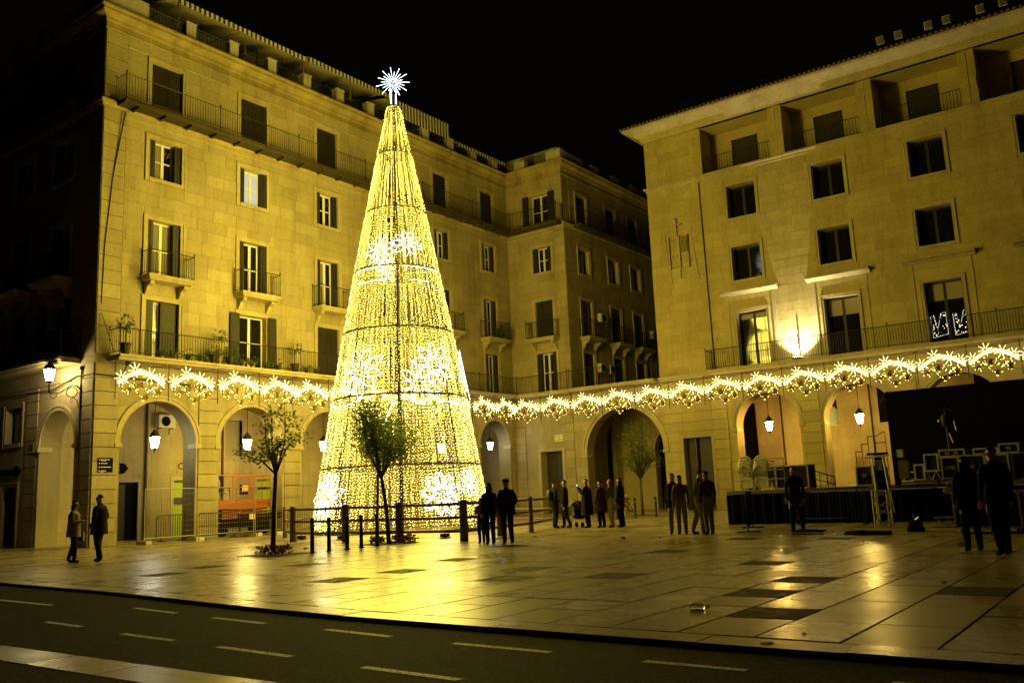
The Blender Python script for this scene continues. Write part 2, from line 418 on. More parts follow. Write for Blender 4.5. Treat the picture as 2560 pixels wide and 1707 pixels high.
def window(F, s0, s1, z0, z1, parent, kind='sash', dep=.26, sur=.17, sill=True, m='trim', lit=False, door=False, split=.5):
    mb = MB(); W, H = s1-s0, z1-z0
    bz = z0-(sur if sill and not door else 0)
    for d, k in ((.05, sur), (.075, sur*.4)):
        o0 = sur-k if d > .06 else 0
        a, b, t = s0-sur+o0, s1+sur-o0, z1+sur-o0
        kk = k if d < .06 else k
        inn = 0 if d < .06 else sur-2*k
        if d < .06:
            mb.boxF(F, s0-sur, s0, bz, z1+sur, 0, d); mb.boxF(F, s1, s1+sur, bz, z1+sur, 0, d); mb.boxF(F, s0, s1, z1, z1+sur, 0, d)
            if not door: mb.boxF(F, s0, s1, z0-sur, z0, 0, d+.03)
        else:
            mb.boxF(F, s0-sur-.03, s0-sur+.035, bz, z1+sur+.03, 0, d); mb.boxF(F, s1+sur-.035, s1+sur+.03, bz, z1+sur+.03, 0, d)
            mb.boxF(F, s0-sur+.035, s1+sur-.035, z1+sur-.035, z1+sur+.03, 0, d)
    e = dep+.1
    mb.boxF(F, s0-.06, s0, z0, z1, -e, 0); mb.boxF(F, s1, s1+.06, z0, z1, -e, 0)
    mb.boxF(F, s0, s1, z1, z1+.06, -e, 0); mb.boxF(F, s0, s1, z0-.06, z0, -e, 0)
    wo = mb.build('window' if not door else 'balcony_door', m, parent)
    g = .02
    def leafs(a, b, d, name='shutter', mm='shutter'):
        q = MB(); q.boxF(F, a, b, z0+g, z1-g, d-.045, d)
        n = 3 if H > 2 else 2
        for i in range(n):
            y0 = z0+.1+(H-.2)*i/n+.04; y1 = z0+.1+(H-.2)*(i+1)/n-.04
            q.boxF(F, a+.08, b-.08, y0, y1, d, d+.012)
            for t in range(int((y1-y0)/.09)):
                q.boxF(F, a+.1, b-.1, y0+.03+t*.09, y0+.06+t*.09, d+.012, d+.022)
        q.build(name, mm, wo)
    def casement(a, b, mw='white', mid=True, mp='glass', st=.07, d=-dep, bars=1):
        q = MB(); q.boxF(F, a, a+st, z0+g, z1-g, d-.05, d); q.boxF(F, b-st, b, z0+g, z1-g, d-.05, d)
        q.boxF(F, a+st, b-st, z0+g, z0+g+st*1.3, d-.05, d); q.boxF(F, a+st, b-st, z1-g-st, z1-g, d-.05, d)
        if mid:
            for i in range(1, bars+1):
                zz = z0+H*i/(bars+1); q.boxF(F, a+st, b-st, zz-.025, zz+.025, d-.045, d-.004)
        f = q.build('frame', mw, wo)
        q = MB(); q.poly([F(a+st, z0+g, d-.03), F(b-st, z0+g, d-.03), F(b-st, z1-g, d-.03), F(a+st, z1-g, d-.03)]); q.build('pane', mp, wo)
    if kind == 'shut':
        mid = (s0+s1)/2; leafs(s0+.01, mid-.006, -.1); leafs(mid+.006, s1-.01, -.1)
    elif kind in ('sash', 'wide'):
        l, r_ = (.2*W, .2*W)
        # shutter leaves folded back against the reveal
        for a, b in ((s0+.012, s0+l), (s1-r_, s1-.012)):
            q = MB(); n = 4
            for i in range(n): q.boxF(F, a+(b-a)*i/n, a+(b-a)*(i+1)/n-.006, z0+g, z1-g, -dep, -.03-.02*(i % 2))
            q.build('shutter', 'shutter', wo)
        a, b = s0+l, s1-r_; mid = a+(b-a)*split
        pk = 'litcurtain' if lit else RN.choice(('glass', 'glass', 'curtain')); casement(a, mid, mp=pk); casement(mid, b, mp=pk if RN.random() < .7 else 'glass')
    elif kind == 'open':
        mid = (s0+s1)/2; casement(s0+.02, mid); casement(mid, s1-.02)
        for sg, x in ((-1, s0), (1, s1)):
            q = MB(); a, b = sorted((x+sg*.03, x+sg*.52)); q.boxF(F, a, b, z0+.02, z1+.02, .1, .145)
            for i in range(3): q.boxF(F, a+.07, b-.07, z0+.12+H*i/3, z0+H*(i+1)/3-.05, .145, .158)
            q.build('shutter', 'shutter', wo)
    elif kind == 'half':       # one leaf closed, one open with a white stile
        mid = s0+W*.5; leafs(mid, s1-.01, -.12)
        q = MB(); q.boxF(F, s0+.012, s0+W*.24, z0+g, z1-g, -dep, -.03); q.build('shutter', 'shutter', wo)
        casement(s0+W*.24, mid)
    elif kind == 'dark':
        mid = (s0+s1)/2; casement(s0+.01, mid, 'shutter', bars=1, mid=False, d=-dep); casement(mid, s1-.01, 'shutter', mid=False, d=-dep)
        if lit != 'none' or RN.random() < .45:
            hb = RN.choice((.12, .18, .18, .3)) if lit != 'none' else RN.choice((.15, .3, .5))
            q = MB(); q.boxF(F, s0+.09, s1-.09, z1-H*hb, z1-.09, -dep-.028, -dep-.01); q.build('blind', 'blind', wo)
    return wo

# ------------------------------------------------------------------ ground, road, plaza
def kerb_y(x):
    P = [(-120, 20), (-40, 11.6), (-19.9, 8.94), (-14.6, 8.5), (-11.24, 8.0), (-8.25, 7.68), (-4.7, 7.53), (-1.8, 7.46), (10, 7.25), (40, 6.8), (120, 6)]
    for (a, b), (c, d) in zip(P[:-1], P[1:]):
        if a <= x <= c: return b+(d-b)*(x-a)/(c-a)
    return 7
mb = MB(); mb.box(-300, 300, -200, 300, -.9, -.3); mb.build('ground', 'asphalt', kind='structure')
mb = MB(); xs = [-120+4*i for i in range(61)]
for a, b in zip(xs[:-1], xs[1:]): mb.poly([(a, -14, -.05), (b, -14, -.05), (b, kerb_y(b)+.1, -.05), (a, kerb_y(a)+.1, -.05)])
road = mb.build('road', 'asphalt', kind='structure')
for (x0, y0), (x1, y1) in (((-13.11, 7.88), (-11.78, 7.72)), ((-10.74, 7.6), (-9.5, 7.48)), ((-8.3, 7.41-.0), (-7.14, 7.3)), ((-6.18, 7.22), (-4.96, 7.18)),
                           ((-3.95, 7.13), (-3.01, 7.11)), ((-1.9, 7.1), (-.7, 7.06)), ((-17.2, 7.74), (-15.1, 7.62)), ((-12.9, 6.44), (-11.82, 6.36)), ((-10.59, 6.21), (-9.41, 6.14)),
                           ((-8.5, 6.08), (-7.22, 6.0)), ((-6.12, 5.9), (-4.94, 5.84)), ((-3.9, 5.8), (-2.7, 5.76))):
    x0, y0, x1, y1 = (q*.95 for q in (x0, y0, x1, y1))      # the road lies 5 cm below the plaza
    dx, dy = x1-x0, y1-y0; L = math.hypot(dx, dy); nx, ny = -dy/L*.045, dx/L*.045
    mb = MB(); mb.poly([(x0+nx, y0+ny, -.046), (x1+nx, y1+ny, -.046), (x1-nx, y1-ny, -.046), (x0-nx, y0-ny, -.046)]); mb.build('lane_dash', 'paint', road)
mb = MB()
for a, b in zip(xs[:-1], xs[1:]): mb.poly([(a, kerb_y(a)-.0, -.02), (b, kerb_y(b), -.02), (b, 140, -.02), (a, 140, -.02)]); mb.poly([(a, kerb_y(a), -.02), (b, kerb_y(b), -.02), (b, kerb_y(b), -.2), (a, kerb_y(a), -.2)])
plaza = mb.build('plaza', 'joint', kind='structure')
# kerb stones
kx = -46
kst = []
while kx < 12:
    L = RN.uniform(1.0, 1.3); a, b = kx+.005, kx+L-.005; kx += L
    kst.append([(a, kerb_y(a)), (b, kerb_y(b)), (b, kerb_y(b)+.4), (a, kerb_y(a)+.4)])
for k, p in enumerate(kst):
    mb = MB(); dz = RN.uniform(-.003, .003); n = 4
    mb.faces([(x, y, dz) for x, y in p]+[(x, y, -.125) for x, y in p], [(0, 1, 2, 3), (0, 1, 5, 4), (1, 2, 6, 5), (2, 3, 7, 6), (3, 0, 4, 7)])
    mb.build('kerb_stone', 'slab', plaza)
# paving slabs: running in strips away from the road; a few slabs are of dark stone
DARK = [(-3.75, 9.15), (-4.75, 12.4), (-4.55, 10.75), (-8.9, 12.2), (-10.0, 13.2), (-7.3, 12.8), (-2.0, 12.0), (-11.9, 12.6), (-12.1, 11.2), (-9.3, 22.0), (-6.4, 21.6), (-15.6, 13.9), (-17.6, 11.2), (-18.4, 12.6), (-12.8, 15.4), (-6.0, 15.2), (-1.2, 15.0), (-14, 19), (-9, 17.5)]
slabs = []
sx = -46.1
while sx < 9:
    wd = .765; y = kerb_y(sx+.38)+.42+RN.uniform(0, .5)*0
    first = True
    yk = y; y = math.floor((yk+.2)/.82)*.82+.0; start = yk
    while y < 52:
        L = .82*(1 if RN.random() < .5 else 2)
        for dx_, dy_ in DARK:
            if sx <= dx_ < sx+wd:
                if y <= dy_ < y+L: L = .82
                if y+.82 <= dy_ < y+L: L = .82
        a, b = start, y+L
        if b-a > .3: start = b; slabs.append((sx, sx+wd, a, b, any(sx <= dx_ < sx+wd and a <= dy_ < b for dx_, dy_ in DARK)))
        y += L
    sx += wd
def vis(q):
    c = Vector(((q[0]+q[1])/2, (q[2]+q[3])/2, 0)); v = c-CAM; z = v.dot(cf)
    if z < .5 or abs(v.dot(cr)/z) > .58 or c.y > 46 or c.x < -34: return 1e6
    return v.length
slabs.sort(key=vis)
um2 = MB(); um2.faces([(-.5, -.5, .5), (.5, -.5, .5), (.5, .5, .5), (-.5, .5, .5), (-.5, -.5, -.5), (.5, -.5, -.5), (.5, .5, -.5), (-.5, .5, -.5)], [(0, 1, 2, 3), (0, 1, 5, 4), (1, 2, 6, 5), (2, 3, 7, 6), (3, 0, 4, 7)])
sme = {}
for k_ in ('slab', 'slab_dark'):
    me = bpy.data.meshes.new('paving_slab'); me.from_pydata(um2.v, [], um2.f); me.materials.append(M[k_]); sme[k_] = me
restm = {'slab': MB(), 'slab_dark': MB()}
for k, q in enumerate(slabs):
    dz = RN.uniform(-.0025, .0025); g = .015; mm = 'slab_dark' if q[4] else 'slab'
    if k < 262:
        o = bpy.data.objects.new('slab', sme[mm]); col.objects.link(o); link(o, plaza)
        o.rotation_euler = (RN.uniform(-.0018, .0018), RN.uniform(-.0018, .0018), 0)
        o.location = ((q[0]+q[1])/2, (q[2]+q[3])/2, dz-.01); o.scale = (q[1]-q[0]-2*g, q[3]-q[2]-2*g, .02)
    else:
        n = len(restm[mm].v); x0, x1, y0, y1 = q[0]+g, q[1]-g, q[2]+g, q[3]-g
        restm[mm].faces([(x0, y0, dz), (x1, y0, dz), (x1, y1, dz), (x0, y1, dz), (x0, y0, dz-.02), (x1, y0, dz-.02), (x1, y1, dz-.02), (x0, y1, dz-.02)],
                        [(0, 1, 2, 3), (0, 1, 5, 4), (1, 2, 6, 5), (2, 3, 7, 6), (3, 0, 4, 7)])
for k_, mb in restm.items():
    if mb.v: mb.build('paving', k_, plaza, kind='stuff')
# traffic island on this side of the road
mb = MB(); mb.box(-60, 8, -14, 4.2, -.3, -.006); isl = mb.build('traffic_island', 'asphalt', kind='structure')
x = -16.
while x < -2:
    mb = MB(); mb.box(x+.005, x+1.19, 4.205, 4.68, -.3, RN.uniform(-.002, .002)); mb.build('kerb_stone', 'slab', isl); x += 1.2

# ------------------------------------------------------------------ the apartment building on the left (faces A, B, its wing C and the street side D)
apt = thing('apartment_building', 'cream stone corner apartment block with arcade, iron balconies and dark shutters on the left', 'building', (XA, YB, 0))
A, B, C, D = (Facade(FA, 'x', apt), Facade(FB, 'y', apt), Facade(FE, 'y', apt), Facade(FD, 'x', apt))
cols = [21.32, 25.98, 30.66, 35.3, 39.72, 44.3]
arcA = [(cols[k], 1.74 if k < 5 else 1.5, 4.06 if k < 5 else 4.4) for k in range(6)]
holesA, winA = [], []
W = 1.46
for k, c in enumerate(cols):
    w2 = W/2+(.05 if k < 2 else 0)-(.06 if k > 3 else 0)
    winA += [(c-w2+.02, c+w2-.02, 18.3, 20.75, 'shut', True, False), (c-w2, c+w2, 15.45, 17.2, 'sash', False, k == 1), (c-w2, c+w2, 11.05, 13.58, 'sash', True, False),
             (c-w2, c+w2, 7.56, 10.06, ('half', 'open', 'shut', 'sash', 'sash', 'sash')[k], True, False)]
holesA = [(q[0]-.02, q[1]+.02, q[2]-.02, q[3]+.02) for q in winA]
A.back(YB, YE, 0, 22.0, [q[:4] for q in winA], arcA)
sur = [(q[0]-.17, q[1]+.17, q[2]-(.17 if not q[5] else 0), q[3]+.17) for q in winA]
A.ashlar(YB+.98, YE, 7.55, 18.0, sur); A.ashlar(YB+.98, YE, 18.35, 21.5, sur)
for z in range(18): A.block(YB+.0, YB+.96, 7.57+z*.58, 7.57+z*.58+.545, 0, .035)
for z in range(5): A.block(YB, YB+.96, 18.4+z*.62, 18.4+z*.62+.585, 0, .035)
pils = [(YB, 19.42)]+[((cols[k]+cols[k+1])/2-.48, (cols[k]+cols[k+1])/2+.48) for k in range(5)]
edges = [q for p in pils for q in p]+[YE]
for p in pils: A.pilaster(*p, .0, 6.6)
A.pilaster(46.1, 46.5, 0, 6.6)
for i in range(len(pils)):
    a, b = pils[i][1], (pils[i+1][0] if i < 5 else 46.1)
    A.ashlar(a, b, 0, 6.6, [(arcA[i][0]-arcA[i][1], arcA[i][0]+arcA[i][1], -1, arcA[i][2])], [arcA[i]], .55, 1.1, .012, .01)
A.ashlar(YB, YE, 6.62, 7.2, (), (), .58, 1.5, .05, .01)
# face B
bcols = [-37.1, -40.6, -44.2, -47.8, -51.4]
winB = []
for k, c in enumerate(bcols):
    winB += [(c-.68, c+.68, 18.3, 20.75, 'shut', True, False), (c-.78, c+.78, 15.5, 17.3, 'sash', False, False), (c-.75, c+.75, 11.0, 13.45, 'sash', True, False), (c-.75, c+.75, 7.56, 10.05, 'open' if k == 0 else 'shut', True, False)]
arcB = [(-36.72, 1.42, 4.1)]
winB1 = [(-41.2, -39.8, 4.4, 5.95, 'dark', False, 'none'), (-41.2, -39.95, .02, 2.55, 'shut', True, False)]
B.back(-60, XA, 0, 22.0, [q[:4] for q in winB+winB1], arcB)
surB = [(q[0]-.17, q[1]+.17, q[2]-(.17 if not q[5] else 0), q[3]+.17) for q in winB+winB1]
B.ashlar(-60, XA-1.0, 7.55, 18.0, surB); B.ashlar(-60, XA-1., 18.35, 21.5, surB)
for z in range(18): B.block(XA-.96, XA, 7.57+z*.58, 7.57+z*.58+.545, 0, .035)
for z in range(5): B.block(XA-.96, XA, 18.4+z*.62, 18.4+z*.62+.585, 0, .035)
B.pilaster(-34.75, -34, 0, 6.6, .07); B.pilaster(-35.25, -34.8, 0, 6.6, .03); B.pilaster(-39.3, -38.35, 0, 6.6, .06)
B.ashlar(-38.35, -35.25, 0, 6.6, [(-36.72-1.42, -36.72+1.42, -1, 4.1)], arcB, .55, 1.1, .012, .01)
B.ashlar(-60, -39.3, 0, 6.6, surB, (), .55, 1.2, .012, .01); B.ashlar(-60, XA, 6.62, 7.2, (), (), .58, 1.5, .05, .01)
# wing C (faces the plaza like the building on the right) and D (street side)
winC = [(-32.05, -30.6, 18.3, 20.5, 'open', True, False), (-32.02, -30.6, 15.3, 16.95, 'sash', False, False), (-32.0, -30.65, 11.0, 13.42, 'shut', True, False), (-32.05, -30.55, 7.56, 10.05, 'sash', True, False)]
doorC = (-32.1, -30.5, .02, 3.85)
C.back(XA, XD, 0, 22.0, [q[:4] for q in winC]+[doorC])
surC = [(q[0]-.17, q[1]+.17, q[2]-(.17 if not q[5] else 0), q[3]+.17) for q in winC]+[(doorC[0]-.22, doorC[1]+.22, -1, doorC[3]+.22)]
C.ashlar(XA, XD-.8, 7.55, 18.0, surC); C.ashlar(XA, XD-.8, 18.35, 21.5, surC)
for z in range(18): C.block(XD-.78, XD, 7.57+z*.58, 7.57+z*.58+.55, 0, .03)
for z in range(5): C.block(XD-.78, XD, 18.4+z*.62, 18.4+z*.62+.59, 0, .03)
C.pilaster(-33.95, -33.2, 0, 6.6); C.pilaster(-30.2, -29.56, 0, 6.6)
C.ashlar(-33.2, -30.2, 0, 6.6, surC, (), .55, 1.1, .012, .01); C.ashlar(XA, XD, 6.62, 7.2, (), (), .58, 1.5, .05, .01)
winD = []
for k, c in enumerate((48.75, 52.55, 55.7, 59.2)):
    winD += [(c-.62, c+.62, 18.3, 20.5, 'shut', True, False), (c-.62, c+.62, 15.2, 16.85, 'dark', False, 'none'), (c-.62, c+.62, 11.0, 13.45, 'sash', True, False), (c-.62, c+.62, 7.56, 10.0, 'shut', True, False)]
D.back(YE, 64, 0, 22.0, [q[:4] for q in winD], [(51.8, 1.5, 4.2)], .6)
surD = [(q[0]-.17, q[1]+.17, q[2]-(.17 if not q[5] else 0), q[3]+.17) for q in winD]
D.ashlar(YE+.8, 64, 7.55, 18.0, surD); D.ashlar(YE+.8, 64, 18.35, 21.5, surD)
for z in range(18): D.block(YE, YE+.78, 7.57+z*.58, 7.57+z*.58+.55, 0, .03)
for F_, wl, sd in ((FA, winA, 1), (FB, winB+winB1, 1), (FE, winC, 1), (FD, winD, 1)):
    for q in wl: window(F_, *q[:4], apt, q[4], lit=q[6], door=q[5])
for f in (A, B, C, D): f.finish()
lay_stones((A, B, C, D), apt)
for a in arcA: archivolt(FA, a, apt)
archivolt(FB, arcB[0], apt)
# cornices and bands, mitred at the corners
corn = [(0, 21.5), (.05, 21.54), (.05, 21.6), (.02, 21.62), (.02, 21.84), (.07, 21.88), (.1, 22.02), (.28, 22.12), (.34, 22.18), (.34, 22.3), (.42, 22.35), (.42, 22.43), (0, 22.5)]
band5 = [(0, 18.0), (.1, 18.06), (.16, 18.18), (.2, 18.2), (.2, 18.3), (0, 18.35)]
mb = MB()
for pr in (corn, band5):
    profile(mb, FA, pr, YB, YE, 1, -1); profile(mb, FB, pr, -60, XA, 0, 1); profile(mb, FE, pr, XA, XD, -1, 1); profile(mb, FD, pr, YE, 64, 1, 0)
mb.build('cornice', 'cornice', apt)
fr = [(0, 17.78), (.03, 17.8), (.03, 17.84), (0, 17.86)]
mb = MB(); profile(mb, FA, fr, YB, YE, 1, -1); profile(mb, FE, fr, XA, XD, -1, 1); profile(mb, FD, fr, YE, 64, 1, 0)
for z in (21.0,): profile(mb, FA, [(.014, z), (.04, z+.02), (.04, z+.05), (.014, z+.07)], YB+1, YE, 0, 0)
mb.build('moulding', 'trim', apt)
# long balconies
def long_balcony(F, s0, s1, zf, d, m0=0, m1=0, m='trim', th=.2, ends=(True, True)):
    mb = MB(); profile(mb, F, [(0, zf-th), (d-.12, zf-th), (d-.08, zf-th*.5), (d, zf-th*.45), (d, zf-.01), (0, zf-.01)], s0, s1, m0, m1)
    o = mb.build('balcony', m, apt)
    p = [(s0-m0*(d-.06), d-.06)]
    n = max(1, round((s1-s0)/4.65))
    for i in range(1, n): p.append((s0+(s1-s0)*i/n, d-.06))
    p.append((s1+m1*(d-.06), d-.06))
    if ends[0]: p = [(p[0][0], .02)]+p
    if ends[1]: p = p+[(p[-1][0], .02)]
    rail(o, F, p, zf); return o
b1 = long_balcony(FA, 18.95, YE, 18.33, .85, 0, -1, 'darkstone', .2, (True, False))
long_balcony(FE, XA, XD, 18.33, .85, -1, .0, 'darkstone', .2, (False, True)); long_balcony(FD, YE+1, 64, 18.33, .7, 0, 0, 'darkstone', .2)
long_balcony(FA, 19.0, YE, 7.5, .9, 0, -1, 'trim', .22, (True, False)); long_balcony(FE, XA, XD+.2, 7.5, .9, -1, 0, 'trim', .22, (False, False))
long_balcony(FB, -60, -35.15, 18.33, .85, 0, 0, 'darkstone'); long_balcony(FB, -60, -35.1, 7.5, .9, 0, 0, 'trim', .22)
# corbels that carry the top balcony on face A
for k in range(21):
    y = 19.6+k*1.28
    mb = MB(); mb.boxF(FA, y-.06, y+.06, 18.02, 18.12, .2, .75); mb.build('corbel', 'darkstone', b1)
for c in cols: small_balcony(FA, c, 11.02, apt)
small_balcony(FE, -31.3, 10.95, apt)
for c in bcols: small_balcony(FB, c, 11.0, apt, 2.3)
for c in (48.75, 52.55, 55.7, 59.2): small_balcony(FD, c, 10.98, apt, 2.0)
# arcade interior: back wall, ceiling, side walls, pier backs
inn = Facade(lambda s, z, d: (XA-4.2+d, s, z), 'x', apt, 'inner', 'inner')
idoors = [(22.0, 22.95, .02, 2.6), (24.75, 26.0, .02, 2.65), (29.5, 30.9, .02, 2.65), (34.6, 36, .02, 2.6), (20.0, 21.1, 3.8, 5.6), (45.6, 46.3, .02, 2.6), (27.6, 28.6, 3.8, 5.6)]
inn.back(YB, YE+1.5, 0, 6.5, idoors)
n0 = len(inn.st); inn.ashlar(YB, YE+1.5, 0, 6.5, idoors, (), .58, 1.25, .012, .012)
mb = MB()
for f, q, dd in inn.st: mb.boxF(inn.F, *q, 0, dd)
mb.build('stonework', 'inner', apt, kind='stuff'); inn.finish()
mb = MB(); mb.box(-60, XA-.02, YB+.02, YE+1.5, 6.4, 6.5); mb.box(XA-4.2, XA-.9, YE+1.4, YE+1.6, 0, 6.4); mb.box(-43, -42.8, YB, YB+4, 0, 6.4)
mb.poly([(-42.8, YB+3.4, 0), (XA-4.2, YB+3.4, 0), (XA-4.2, YB+3.4, 6.4), (-42.8, YB+3.4, 6.4)])
for p in pils: mb.poly([(XA-.9, p[0]-.1, 0), (XA-.9, p[1]+.1, 0), (XA-.9, p[1]+.1, 6.4), (XA-.9, p[0]-.1, 6.4)])
mb.build('arcade_ceiling', 'inner', apt)
Fi = inn.F
def fill(F, q, m, name, dep=-.2, parent=None):
    mb = MB(); mb.boxF(F, *q, dep-.05, dep); return mb.build(name, m, parent or apt)
fill(Fi, idoors[0], 'darkwood', 'door'); fill(Fi, (22.5, 22.9, .1, 2.5), 'black', 'door_leaf', -.14)
fill(Fi, idoors[1], 'lime', 'shop_door'); fill(Fi, idoors[2], 'lime', 'shop_door'); fill(Fi, idoors[3], 'darkwood', 'door'); fill(Fi, idoors[4], 'glass', 'window'); fill(Fi, idoors[5], 'black', 'door'); fill(Fi, idoors[6], 'blind', 'window')
for q in idoors[:4]:
    mb = MB(); a, b, _, t = q; mb.boxF(Fi, a-.16, a, 0, t+.16, .0, .05); mb.boxF(Fi, b, b+.16, 0, t+.16, 0, .05); mb.boxF(Fi, a, b, t, t+.16, 0, .05); mb.build('door_surround', 'trim', apt)
mb = MB(); mb.boxF(Fi, 24.9, 25.4, 1.55, 1.85, -.14, -.12); mb.build('poster', 'poster', apt)
mb = MB(); mb.boxF(Fi, 29.7, 30.7, 2.15, 2.3, -.14, -.1); mb.build('sign_board', 'black', apt)
for y in (23.28, 27.4): mb = MB(); mb.tube([Fi(y, 0, .07), Fi(y, 6.4, .07)], .06, 8); mb.build('drainpipe', 'darkstone', apt)
text('Ca', .44, axesA(Fi(25.2, 3.3, .03)), 'black', apt)
# street door on wing C
mb = MB(); a, b, _, t = doorC
mb.boxF(FE, a-.2, a, 0, t+.2, 0, .06); mb.boxF(FE, b, b+.2, 0, t+.2, 0, .06); mb.boxF(FE, a, b, t, t+.2, 0, .06)
mb.boxF(FE, a-.06, a, 0, t, -.7, 0); mb.boxF(FE, b, b+.06, 0, t, -.7, 0); mb.boxF(FE, a, b, t, t+.06, -.7, 0); mb.build('door_surround', 'trim', apt)
fill(FE, (a, (a+b)/2-.01, .02, t), 'darkwood', 'door', -.62); fill(FE, ((a+b)/2+.01, b, .02, t), 'darkwood', 'door', -.62)
# VA notices behind two panes of the fourth floor
for c in (cols[0], cols[2]): text('VA', .42, axesA(FA(c+.2, 16.75, -.27)), 'ink', apt)
# attic: parapet piers, railings, set-back wall, awnings, corner blocks
mb = MB(); mb.boxF(FA, YB-.15, 20.23, 22.47, 23.3, -.2, .2); mb.boxF(FB, -36.2, XA-.21, 22.47, 23.3, -.2, .15); mb.build('parapet', 'plaster', apt)
mb = MB(); mb.boxF(FE, -30.55, XD+.15, 22.47, 23.2, -.3, .15); mb.build('parapet', 'plaster', apt); mb = MB(); mb.boxF(FE, -33.1, -32.25, 22.47, 23.1, -.3, .15); mb.build('parapet', 'plaster', apt); mb = MB(); mb.boxF(FD, YE+.31, YE+2.6, 22.47, 23.12, -.2, .14); mb.build('parapet', 'plaster', apt)
py = [20.0+.0, 22.35, 24.68, 26.95, 29.2, 31.5, 33.8, 36.1, 38.4, 40.7, 43.0, 45.2]
for k, y in enumerate(py):
    if k:
        mb = MB(); mb.boxF(FA, y-.25, y+.25, 22.47, 23.25, -.2, .2); mb.boxF(FA, y-.28, y+.28, 23.25, 23.31, -.23, .23); mb.build('parapet_pier', 'plaster', apt)
    if k < len(py)-1: rail(apt, FA, [(y+.25, .05), (py[k+1]-.25, .05)], 22.5, .7, .14, .014, 'iron', False)
for x in (-37.0, -39.4, -41.9, -44.5, -47, -50):
    mb = MB(); mb.boxF(FB, x-.3, x+.3, 22.47, 23.3, -.2, .2); mb.build('parapet_pier', 'plaster', apt)
rail(apt, FE, [(-32.25, .05), (-30.55, .05)], 22.5, .65, .13, .012, 'iron', False)
for y in (50.6, 53.4, 56.2, 59): mb = MB(); mb.boxF(FD, y-.5, y+.5, 22.47, 23.1, -.2, .15); mb.build('parapet_pier', 'plaster', apt)
mb = MB(); mb.box(-60, XA-.05, YB+.05, 64, 22.2, 22.46); mb.box(XA-.05, XD-.05, YE+.05, 64, 22.2, 22.46)
mb.box(-60, -37, YB+3.4, 64, 22.46, 25.2); mb.box(-36.9, XD-1.4, 48.4, 64, 22.46, 24.3)
mb.build('attic', 'plaster', apt)
mb = MB(); mb.faces([(-36.4, 40.4, 24.75), (-36.4, 49, 24.75), (-40, 49, 26.2), (-40, 40.4, 26.2), (-36.4, 40.4, 24.9), (-36.4, 49, 24.9), (-40, 49, 26.35), (-40, 40.4, 26.35)], MB.BF and [(0, 1, 2, 3), (4, 5, 6, 7), (0, 1, 5, 4), (1, 2, 6, 5), (2, 3, 7, 6), (3, 0, 4, 7)]); mb.build('roof', 'plaster', apt)
mb = MB(); mb.box(-37.0, -36.5, 51, 51.6, 24.6, 25.4); mb.box(-37.05, -36.45, 50.95, 51.65, 25.5, 25.6)
for a_, b_ in ((-37, 51), (-36.55, 51), (-37, 51.55), (-36.55, 51.55)): mb.box(a_, a_+.06, b_, b_+.06, 25.3, 25.5)
mb.build('chimney', 'plaster', apt)
def awning(y0, y1, zf, xf=-33.4, xb=-36.9, zb=25.0, drop=.22, poles=True):
    n = max(2, round((y1-y0)/.13)); o = None
    mb = MB(); mb.faces([(xf, y0, zf), (xf, y1, zf), (xb, y1, zb), (xb, y0, zb), (xf, y0, zf+.03), (xf, y1, zf+.03), (xb, y1, zb+.03), (xb, y0, zb+.03)], [(0, 1, 2, 3), (4, 5, 6, 7), (0, 1, 5, 4), (1, 2, 6, 5), (2, 3, 7, 6), (3, 0, 4, 7)])
    o = mb.build('awning', 'awning', apt)
    for mm, par in (('stripe', 0), ('valance', 1)):
        q = MB()
        for i in range(n):
            if i % 2 == par:
                a, b = y0+(y1-y0)*i/n, y0+(y1-y0)*(i+1)/n
                q.box(xf-.006, xf+.006, a, b, zf-drop, zf+.03)
        q.build('valance', mm, o, kind='stuff')
    q = MB()
    for y in ([y0+.05, (y0+y1)/2, y1-.05] if poles else []): q.tube([(xf-.06, y, zf-.05), (xf-.06, y, 22.7)], .025, 5)
    for y in (y0+.4, (y0+y1)/2, y1-.4): q.tube([(xf-.05, y, zf-.02), (xb, y, zb-.6)], .022, 5)
    q.build('awning_frame', 'steel', o)
awning(21.4, 28.7, 23.95); awning(28.9, 34.9, 24.05); awning(35.0, 40.0, 23.9, drop=.95, zb=24.6); awning(41.2, 46.3, 23.2, -33.7, -35.2, 23.6, .2, False)
for y, h in ((27.3, 26.3), (28.9, 26.4), (30.4, 25.9)):
    mb = MB(); mb.tube([(-35.5, y, 22.4), (-35.5, y, h)], .025, 5)
    if y == 28.9: mb.tube([(-35.5, 29, 25.4), (-35.5, 30.3, 26.0)], .015, 4)
    mb.build('antenna', 'iron', apt)
mb = MB(); mb.tube([(-38, 46.2, 25), (-38, 46.2, 28.6)], .025, 5)
for i in range(6): mb.tube([(-38.25, 46.2, 26.4+i*.36), (-37.75, 46.2, 26.4+i*.36)], .012, 4)
mb.build('antenna', 'iron', apt)

# ------------------------------------------------------------------ the civic building on the right
civ = thing('civic_building', 'wide ochre stone building with deep windows, roof loggia and arcade on the right', 'building', (-23.5, YE, 0))
X0, X1 = -23.5, 14.0
Ef = Facade(FE, 'y', civ, 'wall', 'stone_e')
ecol = [-17.72, -12.92, -8.08, -3.25, 1.6, 6.4, 11.2]
winE = []
for c in ecol:
    winE += [(c-.82, c+.82, 16.02, 17.92, 'dark', False, 'none'), (c-.82, c+.82, 12.46, 14.36, 'dark', False, 'none'), (c-.86, c+.86, 7.6, 10.65, 'dark', True, '')]
arcE = [(x, 1.74, 4.38) for x in (-17.35, -12.62, -7.88, -3.1, 1.65, 6.4, 11.15)]
doorE = (-22.3, -20.6, .02, 4.02)
sm = Facade(lambda s, z, d: (X0-d, s, z), 'x', civ, 'wall', 'stone_e'); sm.back(YE, 70, 0, 22.2, []); sm.finish()
